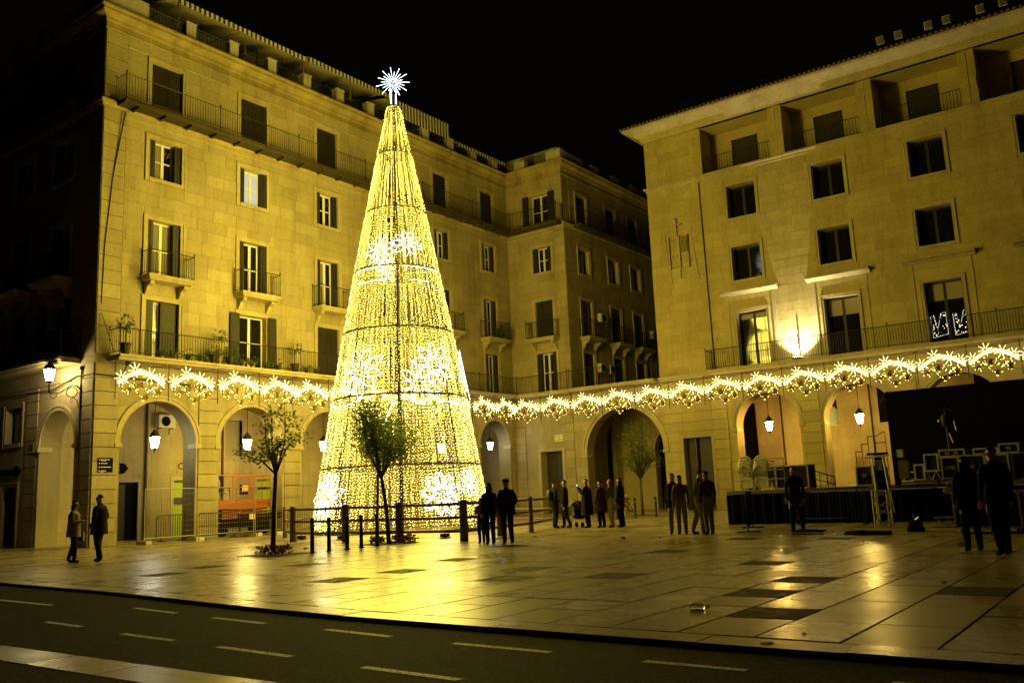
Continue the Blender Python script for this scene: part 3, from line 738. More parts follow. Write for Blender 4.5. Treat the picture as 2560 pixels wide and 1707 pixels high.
LOG = [(-19.86, -15.8), (-15.03, -11.05), (-10.25, -6.2), (-5.42, -1.4), (-.6, 3.4), (4.2, 8.2), (9.0, 13.0)]
Ef.back(X0, X1, 0, 22.0, [q[:4] for q in winE]+[doorE]+[(a, b, 18.98, 21.75) for a, b in LOG], arcE)
surE = [(q[0]-.15, q[1]+.15, q[2]-(.15 if not q[5] else 0), q[3]+.15) for q in winE]
Ef.ashlar(X0, X1, 7.6, 18.7, surE, (), .47, 1.1, .012, .01)
for a, b in [(X0, LOG[0][0])]+[(LOG[k][1], LOG[k+1][0]) for k in range(6)]: Ef.ashlar(a, b, 19.0, 21.8, (), (), .47, 1.2, .012, .01)
epil = [(-20.45, -19.55)]+[((arcE[k][0]+arcE[k+1][0])/2-.46, (arcE[k][0]+arcE[k+1][0])/2+.46) for k in range(6)]
for p in epil: Ef.pilaster(*p, 0, 6.55, .07, .55, .03)
for k in range(6): Ef.ashlar(epil[k][1], epil[k+1][0], 0, 6.55, [(arcE[k][0]-1.74, arcE[k][0]+1.74, -1, 4.38)], [arcE[k]], .55, 1.2, .012, .01)
dE = (doorE[0]-.2, doorE[1]+.2, -1, doorE[3]+.2)
for z in range(12):
    q = [(X0, -20.48, z*.546+.02, z*.546+.53)]
    for r in subtract(q[0], dE): Ef.block(*r, 0, .035)
Ef.ashlar(X0, X1, 6.6, 7.25, (), (), .65, 1.5, .03, .01)
for q in winE: window(FE, *q[:4], civ, q[4], .42, .15, True, 'trim', q[6], q[5])
Ef.finish(); lay_stones((Ef,), civ)
for a in arcE: archivolt(FE, a, civ)
mb = MB(); profile(mb, FE, [(0, 18.66), (.05, 18.7), (.05, 18.82), (.16, 18.86), (.16, 18.96), (0, 18.99)], X0, X1, 1, 0)
profile(mb, FE, [(0, 21.85), (.08, 21.9), (.12, 22.0), (.5, 22.3), (.8, 22.45), (.95, 22.5), (.98, 22.62), (0, 22.66)], X0, X1, 1, 0)
profile(mb, lambda s, z, d: (X0-d, s, z), [(0, 21.85), (.08, 21.9), (.12, 22.0), (.5, 22.3), (.8, 22.45), (.95, 22.5), (.98, 22.62), (0, 22.66)], YE, 66, 1, 0)
mb.build('cornice', 'trim', civ)
mb = MB()
for k in range(150):
    x = X0-.95+k*.26; mb.lathe((x, YE-.9, 22.72), [(.001, 0), (.001, 0)], 3)
    mb.tube([(x, YE-1.04, 22.66), (x, YE+1.6, 23.15)], .095, 6)
mb.faces([(X0-1, YE-1, 22.64), (X1, YE-1, 22.64), (X1, YE+6, 23.75), (X0-1, YE+6, 23.75)], [(0, 1, 2, 3)])
mb.faces([(X0-1, YE-1, 22.64), (X0-1, YE+6, 23.75), (X0-1, YE+24, 23.75), (X0-1, YE+24, 22.64)], [(0, 1, 2, 3)])
mb.build('roof', 'roof', civ)
mb = MB()
for z in (23.85, 24.25): mb.tube([(-22, YE+1.5, z), (X1, YE+1.5, z)], .018, 4)
for k in range(18): mb.tube([(-22+k*2, YE+1.5, 23), (-22+k*2, YE+1.5, 24.25)], .018, 4)
mb.build('roof_railing', 'iron', civ)
# loggia interiors
for k, (a, b) in enumerate(LOG):
    c = ecol[k]; mb = MB(); dp = -1.5; h = (c+.2-.78+.0, c+.98, 18.98, 20.75)
    h = (c-.85, c+.72, 18.98, 21.15)
    F = lambda s, z, d: FE(s, z, d+dp)
    f = Facade(F, 'y', civ); f.back(a-.3, b+.3, 18.95, 21.9, [h]); mb = f.wall
    mb.boxF(FE, a-.3, a, 18.95, 21.9, dp, -.0); mb.boxF(FE, b, b+.3, 18.95, 21.9, dp, -.0); mb.boxF(FE, a-.3, b+.3, 21.75, 21.9, dp, 0); mb.boxF(FE, a-.3, b+.3, 18.85, 18.97, dp, -.02)
    lg = mb.build('loggia', 'stone_e', civ)
    mb = MB(); mb.boxF(F, h[0], h[1], h[2], h[3], -.2, -.1); mb.build('door', 'darkwood', lg)
    rail(lg, FE, [(a+.03, -.16), (b-.03, -.16)], 18.99, 1.0, .16, .012, 'iron', False)
    mb = MB(); mb.boxF(FE, b+.36, b+.42, 18.99, 21.8, 0, .035); mb.build('joint_strip', 'trim', civ)
# hoods above the balcony doors, pilaster strips
for c in ecol:
    mb = MB(); profile(mb, FE, [(0, 11.62), (.12, 11.64), (.2, 11.72), (.42, 11.76), (.42, 11.88), (0, 11.92)], c-1.62, c+1.62)
    mb.build('door_hood', 'trim', civ)
    for sg in (-1, 1): mb = MB(); mb.boxF(FE, c+sg*1.32-.1, c+sg*1.32+.1, 7.6, 11.6, 0, .05); mb.build('door_strip', 'trim', civ)
mb = MB(); mb.tube([FE(-20.15, 18.6, .05), FE(-20.05, 7.6, .05)], .035, 6); mb.build('drainpipe', 'darkstone', civ)
mb = MB(); profile(mb, FE, [(0, 7.26), (.7, 7.3), (.74, 7.4), (.86, 7.42), (.86, 7.58), (0, 7.58)], -20.3, X1, 0, 0); eb = mb.build('balcony', 'trim', civ)
mb = MB(); profile(mb, FE, [(0, 7.26), (.2, 7.3), (.22, 7.4), (.3, 7.42), (.3, 7.56), (0, 7.58)], X0, -20.3, 0, 0); mb.build('string_course', 'trim', civ)
rail(eb, FE, [(-20.24, .02), (-20.24, .8)]+[(-20.24+4.8*i, .8) for i in range(1, 8)], 7.59, 1.08, .125)
# carved coat of arms: shield quarters in shallow relief between two pillars
cr_ = MB(); T = lambda s: -22.55+s; Hh = 13.2
def bar(x0, x1, z0, z1, d=.15): cr_.boxF(FE, x0, x1, z0, z1, .012, .012+d)
x0, x1 = -22.28, -21.05; zb, zt = 13.75, 15.7; xm = (x0+x1)/2+.05; zm = 14.62
for a in (x0, xm-.02, x1-.05): bar(a, a+.05, zb, zt)
for z in (zb, zm, zt-.05): bar(x0, x1, z, z+.05, .06)
for k in range(6): bar(xm+.1+k*.085, xm+.135+k*.085, zm+.08, zt-.1)
bar(-22.6, -20.78, 15.98, 16.05, .08); bar(-21.75, -21.7, 15.7, 16.75); bar(-22.0, -21.4, 16.33, 16.39); bar(-21.95, -21.7, 16.7, 16.75); bar(-21.7, -21.64, 13.2, 13.72)
for xa, xb, zbot in ((-22.55, -22.3, 13.0), (-20.92, -20.6, 13.0)):
    cr_.prism(FE, [(xa, 15.9), (xa+.05, 15.9), (xb+.05, zbot), (xb, zbot)], .012, .06)
    bar(xb-.35, xb+.05, zbot-.07, zbot, .07)
def strokes(pts, r=.035): cr_.tube([FE(a, b, .03) for a, b in pts], r, 5)
strokes([(-22.1, 15.45), (-21.88, 15.45)]); strokes([(-21.98, 15.45), (-21.98, 15.1), (-22.05, 14.8)]); strokes([(-21.9, 15.42), (-21.86, 14.8)])
strokes([(-22.18, 14.5), (-22.0, 14.2), (-22.18, 13.9)]); strokes([(-21.8, 14.5), (-22.0, 14.2), (-21.8, 13.9)]); bar(-22.2, -21.75, 14.52, 14.55); bar(-22.2, -21.75, 13.86, 13.89)
strokes([(-21.5, 14.35), (-21.3, 14.38)]); strokes([(-21.32, 14.6), (-21.18, 14.5), (-21.25, 14.2), (-21.12, 14.0), (-21.2, 13.85)]); strokes([(-21.55, 14.0), (-21.3, 14.1), (-21.2, 14.2)])
cr_.build('coat_of_arms', 'trim', civ)
# street door
mb = MB(); a, b, _, t = doorE
mb.boxF(FE, a-.18, a, 0, t+.18, 0, .07); mb.boxF(FE, b, b+.18, 0, t+.18, 0, .07); mb.boxF(FE, a, b, t, t+.18, 0, .07)
mb.boxF(FE, a-.05, a, 0, t, -.7, 0); mb.boxF(FE, b, b+.05, 0, t, -.7, 0); mb.boxF(FE, a, b, t, t+.05, -.7, 0); mb.build('door_surround', 'trim', civ)
for p, q, mm, dd in ((a, a+.45, 'darkwood', -.5), (a+.45, a+.75, 'black', -.65), (a+.75, b, 'darkwood', -.45)):
    mb = MB(); mb.boxF(FE, p, q, .02, t, dd-.06, dd); mb.build('door', mm, civ)
# arcade interior
Fi2 = lambda s, z, d: FE(s, z, d-4.2)
i2 = Facade(Fi2, 'y', civ, 'inner', 'inner'); dd2 = [(-20.6, -19.6, .02, 6.0), (-16.75, -14.9, 4.35, 6.4), (-12.7, -10.7, 4.3, 6.4), (-7.9, -6.4, 4.3, 6.4)]
i2.back(X0, X1, 0, 6.5, dd2); i2.ashlar(X0, X1, 0, 6.5, dd2, (), .58, 1.25, .012, .012)
mb = MB()
for f, q, dd in i2.st: mb.boxF(Fi2, *q, 0, dd)
mb.build('stonework', 'inner', civ, kind='stuff'); i2.finish()
for q in dd2: fill(Fi2, q, 'glass', 'window', -.2, civ)
mb = MB(); mb.box(X0, X1, YE+.02, YE+4.2, 6.4, 6.5); mb.box(X0, X0+.2, YE+.9, YE+4.2, 0, 6.4)
for p in epil: mb.poly([FE(p[0]-.1, 0, -.9), FE(p[1]+.1, 0, -.9), FE(p[1]+.1, 6.4, -.9), FE(p[0]-.1, 6.4, -.9)])
mb.build('arcade_ceiling', 'inner', civ)
for x in (-18.05, -13.1): mb = MB(); mb.tube([Fi2(x, 0, .07), Fi2(x, 6.4, .07)], .05, 8); mb.build('drainpipe', 'darkstone', civ)

# ------------------------------------------------------------------ arch over the side street, with a terrace on top
sa = thing('street_arch', 'stone archway with a railed terrace spanning the side street between the two buildings', 'archway', (-26.1, YE, 0))
SF = Facade(FE, 'y', sa); aS = (-26.12, 2.58, 3.52)
SF.back(XD+.002, X0-.002, 0, 7.3, [], [aS], .8)
SF.ashlar(XD, X0, 0, 6.6, [(aS[0]-aS[1], aS[0]+aS[1], -1, aS[2])], [aS], .55, 1.0, .014, .012); SF.ashlar(XD, X0, 6.62, 7.2, (), (), .58, 1.4, .04)
SF.finish(); lay_stones((SF,), sa, 60); archivolt(FE, aS, sa, 'trim', .34, .06)
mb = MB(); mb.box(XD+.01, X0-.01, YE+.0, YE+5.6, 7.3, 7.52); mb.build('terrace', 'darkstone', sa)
mb = MB(); profile(mb, FE, [(0, 7.3), (.8, 7.33), (.86, 7.42), (.86, 7.51), (0, 7.51)], XD+.2, X0-.01); tb = mb.build('balcony', 'trim', sa)
rail(tb, FE, [(XD+.3, .8), (-26.5, .8), (X0-.1, .8)], 7.52, 1.05)
F2 = lambda s, z, d: FE(s, z, d-5.2); G = Facade(F2, 'y', sa, 'inner'); G.back(XD+.01, X0-.01, 0, 7.3, [], [(-25.2, 1.65, 3.6)], .6); G.back(XD+.01, X0-.01, 0, 0.01, []); G.finish(); archivolt(F2, (-25.2, 1.65, 3.6), sa, 'inner', .3)
for q in ((XD+.02, XD+.3, YE+.8, YE+1.3), (X0-.3, X0-.02, YE+.8, YE+5.2), (XD+.02, XD+.3, YE+4.4, YE+5.2)): mb = MB(); mb.box(*q, 0, 7.3); mb.build('pier', 'inner', sa)

# ------------------------------------------------------------------ lights shared by things
def lamp(name, kind, loc, power, color, parent, radius=.12, spot=None, aim=None):
    l = bpy.data.lights.new(name, kind); l.energy = power; l.color = color
    if kind in ('POINT', 'SPOT'): l.shadow_soft_size = radius
    if spot: l.spot_size, l.spot_blend = spot
    o = bpy.data.objects.new(name, l); col.objects.link(o); link(o, parent); o.location = loc
    if aim is not None: o.rotation_euler = Vector(aim).to_track_quat('-Z', 'Y').to_euler()
    return o
def lantern(name, label, loc, color, glow, group, top=None, power=0):
    x, y, z = loc; t = thing(name, label, 'lantern', (x, y, z), group)
    gm = mat(name+'_glass', (.8, .8, .8), .5, emit=color, es=glow)
    mb = MB(); mb.lathe((x, y, z), [(.1, 0), (.115, .01), (.205, .46), (.2, .47)], 6); mb.build('glass', gm, t)
    mb = MB()
    for k in range(6):
        a = 2*pi*k/6; c, s = math.cos(a), math.sin(a); mb.tube([(x+.11*c, y+.11*s, z), (x+.21*c, y+.21*s, z+.47)], .009, 4)
    mb.lathe((x, y, z), [(.0, -.2), (.02, -.17), (.03, -.12), (.02, -.08), (.07, -.05), (.12, -.01), (.12, .012), (.0, .012)], 8); mb.build('frame', 'iron', t)
    mb = MB(); mb.lathe((x, y, z), [(.0, .47), (.23, .47), (.235, .5), (.2, .56), (.15, .66), (.09, .7), (.08, .76), (.03, .79), (.0, .8)], 10); mb.build('cap', 'iron', t, smooth=True)
    if top:
        mb = MB(); mb.tube([(x, y, z+.78), (x, y, top)], .016, 6); mb.lathe((x, y, top-.03), [(.0, 0), (.05, 0), (.05, .03), (0, .03)], 8); mb.build('rod', 'iron', t)
    return t
LG = 'lanterns hanging in the arcade arches'
lx = XA-.45
lantern('hanging_lantern', 'bluish white lantern hanging in the arch nearest the building corner', (lx, 21.4, 3.86), (.95, .95, .72), 60, LG, 5.82)
lantern('hanging_lantern', 'warm white lantern hanging in the second arch from the corner, above the orange lift', (lx, 26.08, 3.86), (1, .74, .2), 240, LG, 5.82)
lantern('hanging_lantern', 'lantern hanging in the third arch, half hidden behind the lit cone tree', (lx, 30.7, 3.86), (1, .78, .25), 200, LG, 5.82)
lantern('hanging_lantern', 'lantern seen through the lower tree lights, fifth arch from the corner', (lx, 39.7, 3.86), (1, .78, .25), 90, LG, 5.82)
lantern('hanging_lantern', 'cold white lantern in the narrow arch beside the wing corner', (lx, 44.35, 4.1), (.8, .92, 1), 40, LG, 5.92)
lantern('hanging_lantern', 'orange glowing lantern in the arch beside the tall dark doorway', (-17.45, YE+.45, 4.1), (1, .58, .12), 280, LG, 6.12)
lantern('hanging_lantern', 'yellow lantern in the arch beside the black stage screen', (-12.72, YE+.45, 4.1), (1, .66, .14), 280, LG, 6.12)
# bracket lamp at the left corner
bl = lantern('bracket_lamp', 'white street lantern on a scrolled iron wall bracket at the building corner', (-35.75, 17.55, 6.55), (1, .8, .36), 170, None)
mb = MB(); wx, wy = -34.82, 18.36
mb.tube([(wx, wy, 5.35), (wx, wy, 7.0)], .035, 6); mb.ball((wx, wy, 7.05), .09, 8, 5)
P = lambda u, z: (wx+(-35.75-wx)*u, wy+(17.55-wy)*u, z)
arm = [P(0, 6.15), P(.12, 6.32), P(.28, 6.36), P(.45, 6.25), P(.62, 6.1), P(.8, 6.06), P(1.05, 6.1)]
mb.tube(arm, .028, 6); mb.tube([P(1, 6.1), P(1, 6.4)], .03, 6)
mb.tube([P(.28+.17*math.cos(a*pi/9), 6.08+.2*math.sin(a*pi/9)) for a in range(19)], .02, 5)
mb.tube([P(.06, 5.5), P(.1, 5.72), P(.22, 5.86), P(.32, 5.8), P(.3, 5.7), P(.24, 5.72)], .018, 5)
mb.tube([P(.85+.1*math.cos(a*pi/6), 5.98+.1*math.sin(a*pi/6)) for a in range(13)], .014, 5)
mb.build('bracket', 'iron', bl)
# floodlight on the balcony of the civic building
fl = thing('floodlight', 'bright wall-washing floodlight standing on the balcony between two doors', 'floodlight', (-15.25, YE-.45, 7.6))
mb = MB(); mb.obox((-15.25, YE-.45, 7.66), (.55, .22, .1)); mb.build('housing', 'iron', fl)
mb = MB(); mb.obox((-15.25, YE-.45, 7.735), (.46, .16, .03)); mb.build('lens', mat('flood_lens', (.8, .8, .7), .4, emit=(1, .9, .6), es=60), fl)
mb = MB(); mb.tube([(-15.25, YE-.2, 7.58), (-15.25, YE-.2, 9.0)], .03, 6); mb.build('bracket', 'iron', fl)
lamp('flood_lamp', 'SPOT', (-15.25, YE-.45, 7.8), 2300, (1, .9, .6), fl, .015, (math.radians(115), .8), (0, .4, 1))
SP = 'spotlights along the roof edge'
for k, (x, nm) in enumerate(((-9.41, 'first'), (-8.54, 'second'), (-7.14, 'third'), (-6.3, 'fourth'), (-4.81, 'fifth'), (-3.83, 'sixth'))):
    t = thing('roof_spotlight', f'{nm} small square floodlight along the roof edge counting from the left, unlit', 'spotlight', (x, YE-.6, 22.85), SP)
    mb = MB(); mb.obox((x, YE-.6, 23.35), (.36, .16, .4), 0, .3); mb.build('housing', 'metalbox', t)
    mb = MB(); mb.obox((x, YE-.7, 23.32), (.3, .01, .34), 0, .3); mb.build('lens', 'deck', t)
    mb = MB(); mb.tube([(x-.2, YE-.6, 23.35), (x-.2, YE-.6, 22.75), (x+.2, YE-.6, 22.75), (x+.2, YE-.6, 23.35)], .015, 4); mb.build('bracket', 'iron', t)

# reflection in the third balcony door's panes, imitated by added glowing shapes
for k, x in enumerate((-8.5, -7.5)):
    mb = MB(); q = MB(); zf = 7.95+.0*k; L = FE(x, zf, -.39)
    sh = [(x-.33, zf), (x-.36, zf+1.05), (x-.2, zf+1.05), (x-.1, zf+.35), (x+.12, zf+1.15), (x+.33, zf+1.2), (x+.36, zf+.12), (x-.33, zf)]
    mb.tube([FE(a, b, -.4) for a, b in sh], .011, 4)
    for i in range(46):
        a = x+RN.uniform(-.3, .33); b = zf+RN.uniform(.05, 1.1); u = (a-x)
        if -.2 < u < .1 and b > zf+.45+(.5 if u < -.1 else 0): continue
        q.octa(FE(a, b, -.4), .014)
    d_ = mb.build('reflection_outline', 'figure', civ); q.build('reflection_dots', 'gbulb', civ, kind='stuff')  # material key 'figure' is the glow of the imitated pane reflection

# ------------------------------------------------------------------ the cone of lights
TX, TY = -24.78, 26.11
def TR(z): return .27+(17.7-z)*.184+.13*math.sin(pi*z/17.7)
xt = thing('christmas_tree', 'tall cone-shaped Christmas tree made of warm light strings with white star on top', 'christmas tree', (TX, TY, 0))
RINGS = [.16, 2.57, 5.23, 7.87, 10.4, 12.96, 15.5, 17.7]
def TP(a, z, dr=0): return (TX+(TR(z)+dr)*math.cos(a), TY+(TR(z)+dr)*math.sin(a), z)
for k in range(7):
    z0, z1 = RINGS[k], RINGS[k+1]; mb = MB(); wb = MB()
    n = max(12, int(2*pi*TR((z0+z1)/2)/.122))
    for i in range(n):
        a = 2*pi*i/n+RN.uniform(-.25, .25)*2*pi/n; sw = RN.uniform(-.05, .05); zb = z0+RN.choice((0, 0, .05, .15)); st = RN.uniform(.088, .112)
        if RN.random() < .06: continue
        z = z1-RN.uniform(.03, .12)
        while z > zb:
            t = (z1-z)/(z1-z0)
            (wb if RN.random() < (.1, .1, .1, .08, .06, .04, 0)[k] else mb).tetra(TP(a+sw*t+RN.uniform(-.012, .012), z, RN.uniform(-.05, .03)), RN.uniform(.0125, .018)); z -= st*RN.uniform(.8, 1.2)
        if k < 3 and RN.random() < .6:      # a second layer hangs inside
            z = z1-.1
            while z > zb:
                mb.tetra(TP(a+.02, z, -.3), .014); z -= .14
    mb.build('light_curtain', 'led', xt, kind='stuff')
    if wb.v: wb.build('white_bulbs', 'ledw', xt, kind='stuff')
for k in range(8):
    mb = MB(); z = RINGS[k]; mb.tube([TP(2*pi*i/48, z, -.02) for i in range(49)], .04 if k in (1, 2, 3, 4) else .028, 6, False); mb.build('frame_ring', 'tinsel', xt)
for k in range(8):
    a = -pi/4-.04+2*pi*k/8; mb = MB(); mb.tube([TP(a, z, -.06) for z in RINGS], .03 if k else .045, 5); mb.build('frame_rib', 'iron', xt)
mb = MB(); mb.tube([(TX, TY, 0), (TX, TY, 18.3)], .07, 8)
for z in RINGS[1:6]:
    for a in range(4): mb.tube([(TX, TY, z), TP(a*pi/2+.4, z, -.05)], .02, 4)
mb.build('mast', 'iron', xt)
# white rope-light arcs below two of the rings
for z, seg in ((10.32, ((-1.9, -1.0), (-.7, .35))), (9.75, ((-1.75, -1.05), (-.55, -.1))), (5.1, ((-2.2, -1.35), (-.35, .5)))):
    for a0, a1 in seg: mb = MB(); mb.tube([TP(a0+(a1-a0)*i/10, z-(.25*math.sin(pi*i/10) if z < 6 else 0), .05) for i in range(11)], .015, 5); mb.build('rope_light', 'ledw', xt)
mb = MB(); mb.tube([TP(-1.15+(.25)*i/8, 4.9-.9*(1-abs(i-4)/4), .05) for i in range(9)], .016, 5)
mb.build('rope_light', 'ledw', xt)
for k in range(7):
    z = (RINGS[k]+RINGS[k+1])/2; lamp('string_fill', 'POINT', (TX, TY, z), (.32, .5, 1.15, 1.3, 1.25, 1.15, 1)[k]*1560*TR(z)**.3, (1, .77, .09), xt, 1.0*TR(z))  # unseen point lamps added on the axis, standing in for the bulb strings' light
def flower(a, z, r, n=9, rot=0.):
    mb = MB(); c = Vector(TP(a, z, .12)); nr = Vector((math.cos(a), math.sin(a), .18)).normalized()
    u = Vector((-math.sin(a), math.cos(a), 0)); v = nr.cross(u)
    def Q(x, y): return c+u*x+v*y-nr*(.5*(x*x)/max(TR(z), .8))*.9
    for k in range(n):
        th = rot+2*pi*k/n; L = r*RN.uniform(.85, 1.1); wd = r*.17
        pts = []
        for i in range(13):
            t = i/12; q = t*2 if t <= .5 else 2-2*t
            x = r*.22+(L-r*.22)*q; y = wd*math.sin(pi*min(q*1.05, 1)**1.2)*(1 if t <= .5 else -1)
            pts.append(Q(x*math.cos(th)-y*math.sin(th), x*math.sin(th)+y*math.cos(th)))
        mb.tube(pts, .009 if r > .75 else .006, 4)
    for k in range(7): mb.octa(Q(r*.12*math.cos(k), r*.12*math.sin(k)), .018)
    mb.build('light_flower', 'flower', xt)
def az(x, y): return math.atan2(y-TY, x-TX)
for (x, y, z, r) in ((-22.1, 25.1, 1.45, .9), (-21.15, 26.2, 1.85, .6), (-25.6, 22.6, 1.45, 1.0), (-24.3, 23.4, 6.1, 1.0), (-21.95, 25.33, 6.35, .98), (-23.9, 23.98, 11.0, .68), (-22.9, 24.91, 11.3, .62)):
    flower(az(x, y), z, r, 9, RN.uniform(0, .6))
for a, z, r in ((.6, 6.2, 1.), (2.0, 6.2, 1.), (3.4, 1.5, 1.), (1.8, 1.5, 1.), (2.6, 11.1, .6)): flower(a, z, r)
mb = MB(); c = Vector((TX, TY, 18.85))
for k in range(22):
    th = 2*pi*k/22; L = (.7, .46)[k % 2]+RN.uniform(-.06, .06); d = Vector((.72*math.cos(th), .69*math.cos(th), math.sin(th)))
    mb.tube([c+d*.12, c+d*L], [.004, .01], 4)
for sx in (-.09, .09): mb.tube([c+Vector((sx, sx, -.3)), c+Vector((sx*.8, sx*.8, -.98))], .026, 4)
for k in range(14): mb.octa(c+Vector((RN.uniform(-.1, .1), RN.uniform(-.1, .1), RN.uniform(-.12, .12))), .02)
mb.build('star', 'star', xt)

# ------------------------------------------------------------------ garlands along the arcade
GG = 'star garlands strung along the arcade'
def make_garland():
    t = thing('star_garland', 'x', 'light garland', (0, 0, 0), GG)
    mb = MB(); mb.tube([(-1.12, 0, 7.24), (1.12, 0, 7.24)], .014, 4)
    mb.tube([(-1.1, .02, 7.26), (-1.1, .02, 5.7)], .018, 5)
    for x in (-.5, 0, .5): mb.tube([(x, 0, 7.24), (x, 0, 6.85-.3*x*x)], .007, 4)
    mb.tube([(-1.1, 0, 6.25), (1.1, 0, 6.22)], .008, 4); mb.tube([(-1.12+2.24*i/10, .05, 7.2-.16*math.sin(pi*i/10)) for i in range(11)], .012, 4); mb.build('hanger', 'iron', t, local=True)
    mb = MB()
    for r, dz in ((0, 0), (.0, -.07), (0, -.14)):
        mb.tube([(-1.0+2.0*i/14, -.02, 6.42+dz+.48*math.sin(pi*(i/14))) for i in range(15)], .0095, 5)
    mb.build('light_arch', 'gled', t, local=True)
    for x, z, r in ((-.88, 6.56, .29), (-.3, 6.91, .31), (.36, 6.73, .33), (.82, 6.6, .27)):
        mb = MB()
        for k in range(8):
            th = 2*pi*k/8+.2; mb.tube([(x+.06*math.cos(th), -.05, z+.06*math.sin(th)), (x+r*math.cos(th), -.05, z+r*math.sin(th))], .0105, 5)
        mb.build('starburst', 'gled', t, local=True)
    mb = MB(); q = MB()
    for a, b, dp in ((-1.0, -.35, .42), (-.35, .5, .62), (.3, 1.0, .42), (-.7, .1, .28), (-.1, .8, .3)):
        N = 13
        for i in range(N+1):
            u = i/N; x = a+(b-a)*u; z = 6.45-dp*1.15*math.sin(pi*u)+.1*RN.uniform(-1, 1)
            mb.octa((x+RN.uniform(-.05, .05), RN.uniform(-.08, .03), z), RN.uniform(.016, .028))
        q.tube([(a+(b-a)*i/8, 0, 6.45-dp*1.15*math.sin(pi*i/8)) for i in range(9)], .012, 4)
    mb.build('bulb_string', 'gbulb', t, local=True, kind='stuff'); q.build('tinsel_swag', 'tinsel', t, local=True)
    for x, z in ((-.62, 6.08), (-.1, 6.32), (.12, 5.82), (.68, 6.05)):
        mb = MB()
        for k in range(7):
            th = 2*pi*k/7; d = Vector((math.cos(th), -.35, math.sin(th))).normalized(); s = Vector((-math.sin(th), 0, math.cos(th)))
            c = Vector((x, -.04, z)); mb.faces([c, c+d*.09+s*.06, c+d*.17, c+d*.09-s*.06], [(0, 1, 2, 3)])
        mb.ball((x, -.06, z), .035, 6, 4); mb.build('bow', 'bow', t, local=True)
    return t
gp = make_garland()
ordn = ['first', 'second', 'third', 'fourth', 'fifth', 'sixth', 'seventh', 'eighth', 'ninth', 'tenth', 'eleventh', 'twelfth', 'thirteenth', 'fourteenth', 'fifteenth', 'sixteenth', 'seventeenth']
ga = [20.18, 22.45, 24.75, 26.98, 29.0, 31.2, 33.4, 35.6, 37.8, 40.0, 42.2, 44.4]
for k, y in enumerate(ga):
    if k < 5: lb = f'{ordn[k]} star garland from the corner on the left arcade, lit white and gold'
    elif k < 10: lb = f'{ordn[k]} star garland from the corner, behind the lit cone tree'
    else: lb = ('lit star garland just right of the cone tree, above the narrow lamp arch', 'lit star garland at the inner corner where the two facades meet')[k-10]
    g_ = place(gp, (XA+.98, y*1.0-.25+RN.uniform(-.04, .04), RN.uniform(-.05, .03)), pi/2, lb); g_.rotation_euler.x = RN.uniform(-.012, .012)
gx = [-32.4, -30.2]
for k, x in enumerate(gx): place(gp, (x, YE-.98, 0), 0, ('lit star garland above the plaque beside the street door on the wing', 'lit star garland at the wing corner, left of the street archway')[k])
x = -27.95; k = 0
while x < 4:
    if k < 3: lb = f'{ordn[k]} star garland above the street archway counting from the left'
    else: lb = f'{ordn[k-3]} star garland along the civic building counting from the street archway'
    g_ = place(gp, (x, YE-.98, RN.uniform(-.05, .03)), 0, lb); x += 2.18+RN.uniform(-.03, .03); k += 1

# ------------------------------------------------------------------ log fence round the tree
lf = thing('log_fence', 'low fence of thick round log posts and rails around the lit cone tree', 'fence', (-22, 21.5, 0))
fp = [(-29.0, 23.8), (-25.75, 21.5), (-22.95, 21.4), (-20.5, 21.45), (-17.8, 21.45), (-18.3, 23.9), (-18.7, 26.25), (-20.6, 30.6), (-24.6, 32.4), (-29.2, 31.2), (-31.2, 27.4)]
for k, (x, y) in enumerate(fp):
    big = 1 <= k <= 4; mb = MB(); r = .125 if big else .085
    mb.lathe((x, y, 0), [(r*1.04, 0), (r*.98, .4), (r, .9), (r*.95, 1.2), (r*.8, 1.24)], 10); mb.build('post', 'wood', lf, smooth=True)
    x2, y2 = fp[(k+1) % len(fp)]
    for z in (.3, .7, 1.12): mb = MB(); mb.tube([(x, y, z+RN.uniform(-.015, .015)), ((x+x2)/2, (y+y2)/2, z-.01), (x2, y2, z+RN.uniform(-.015, .015))], .045, 8); mb.build('rail', 'wood', lf, smooth=True)
SPF = 'small spotlights on the ground around the tree'
for k, (x, y) in enumerate(((-26.6, 22.6), (-24.1, 22.3), (-20.0, 23.1))):
    t = thing('ground_spot', ('small black ground spot behind the leftmost big fence post', 'small black ground spot between the second and third bollards', 'small black ground spot between the two right fence posts')[k], 'ground light', (x, y, 0), SPF)
    mb = MB(); mb.obox((x, y, .09), (.26, .2, .11)); mb.build('housing', 'black', t)
    mb = MB(); mb.tube([(x, y, 0), (x, y, .2)], .015, 5); mb.obox((x, y, .012), (.34, .26, .02)); mb.build('stand', 'black', t)

# ------------------------------------------------------------------ bollards
BG = 'black iron bollards in a row before the tree'
bp = thing('bollard', 'x', 'bollard', group=BG)
mb = MB(); mb.lathe((0, 0, 0), [(.1, 0), (.1, .015), (.058, .03), (.052, .8), (.06, .81), (.06, .9), (.04, .93), (.0, .935)], 12); mb.build('post', 'iron', bp, smooth=True, local=True)
mb = MB(); mb.lathe((0, 0, .72), [(.062, 0), (.062, .05)], 12); mb.build('collar', 'steel', bp, local=True)
for k, (x, y) in enumerate(((-19.31, 16.78), (-19.33, 17.4), (-19.3, 18.05), (-19.42, 18.72), (-19.46, 19.4))):
    place(bp, (x, y, 0), 0, f'{ordn[k]} black bollard from the left in the row before the tree')
for k, (x, y) in enumerate(((-20.9, 36.1), (-20.6, 37.3), (-20.2, 38.6))):
    o = place(bp, (x, y, 0), 0, ('black bollard in front of the bicycle front wheel', 'black bollard between the bicycle wheels', 'black bollard right of the parked bicycle')[k]); o['group'] = 'bollards beside the bicycle'

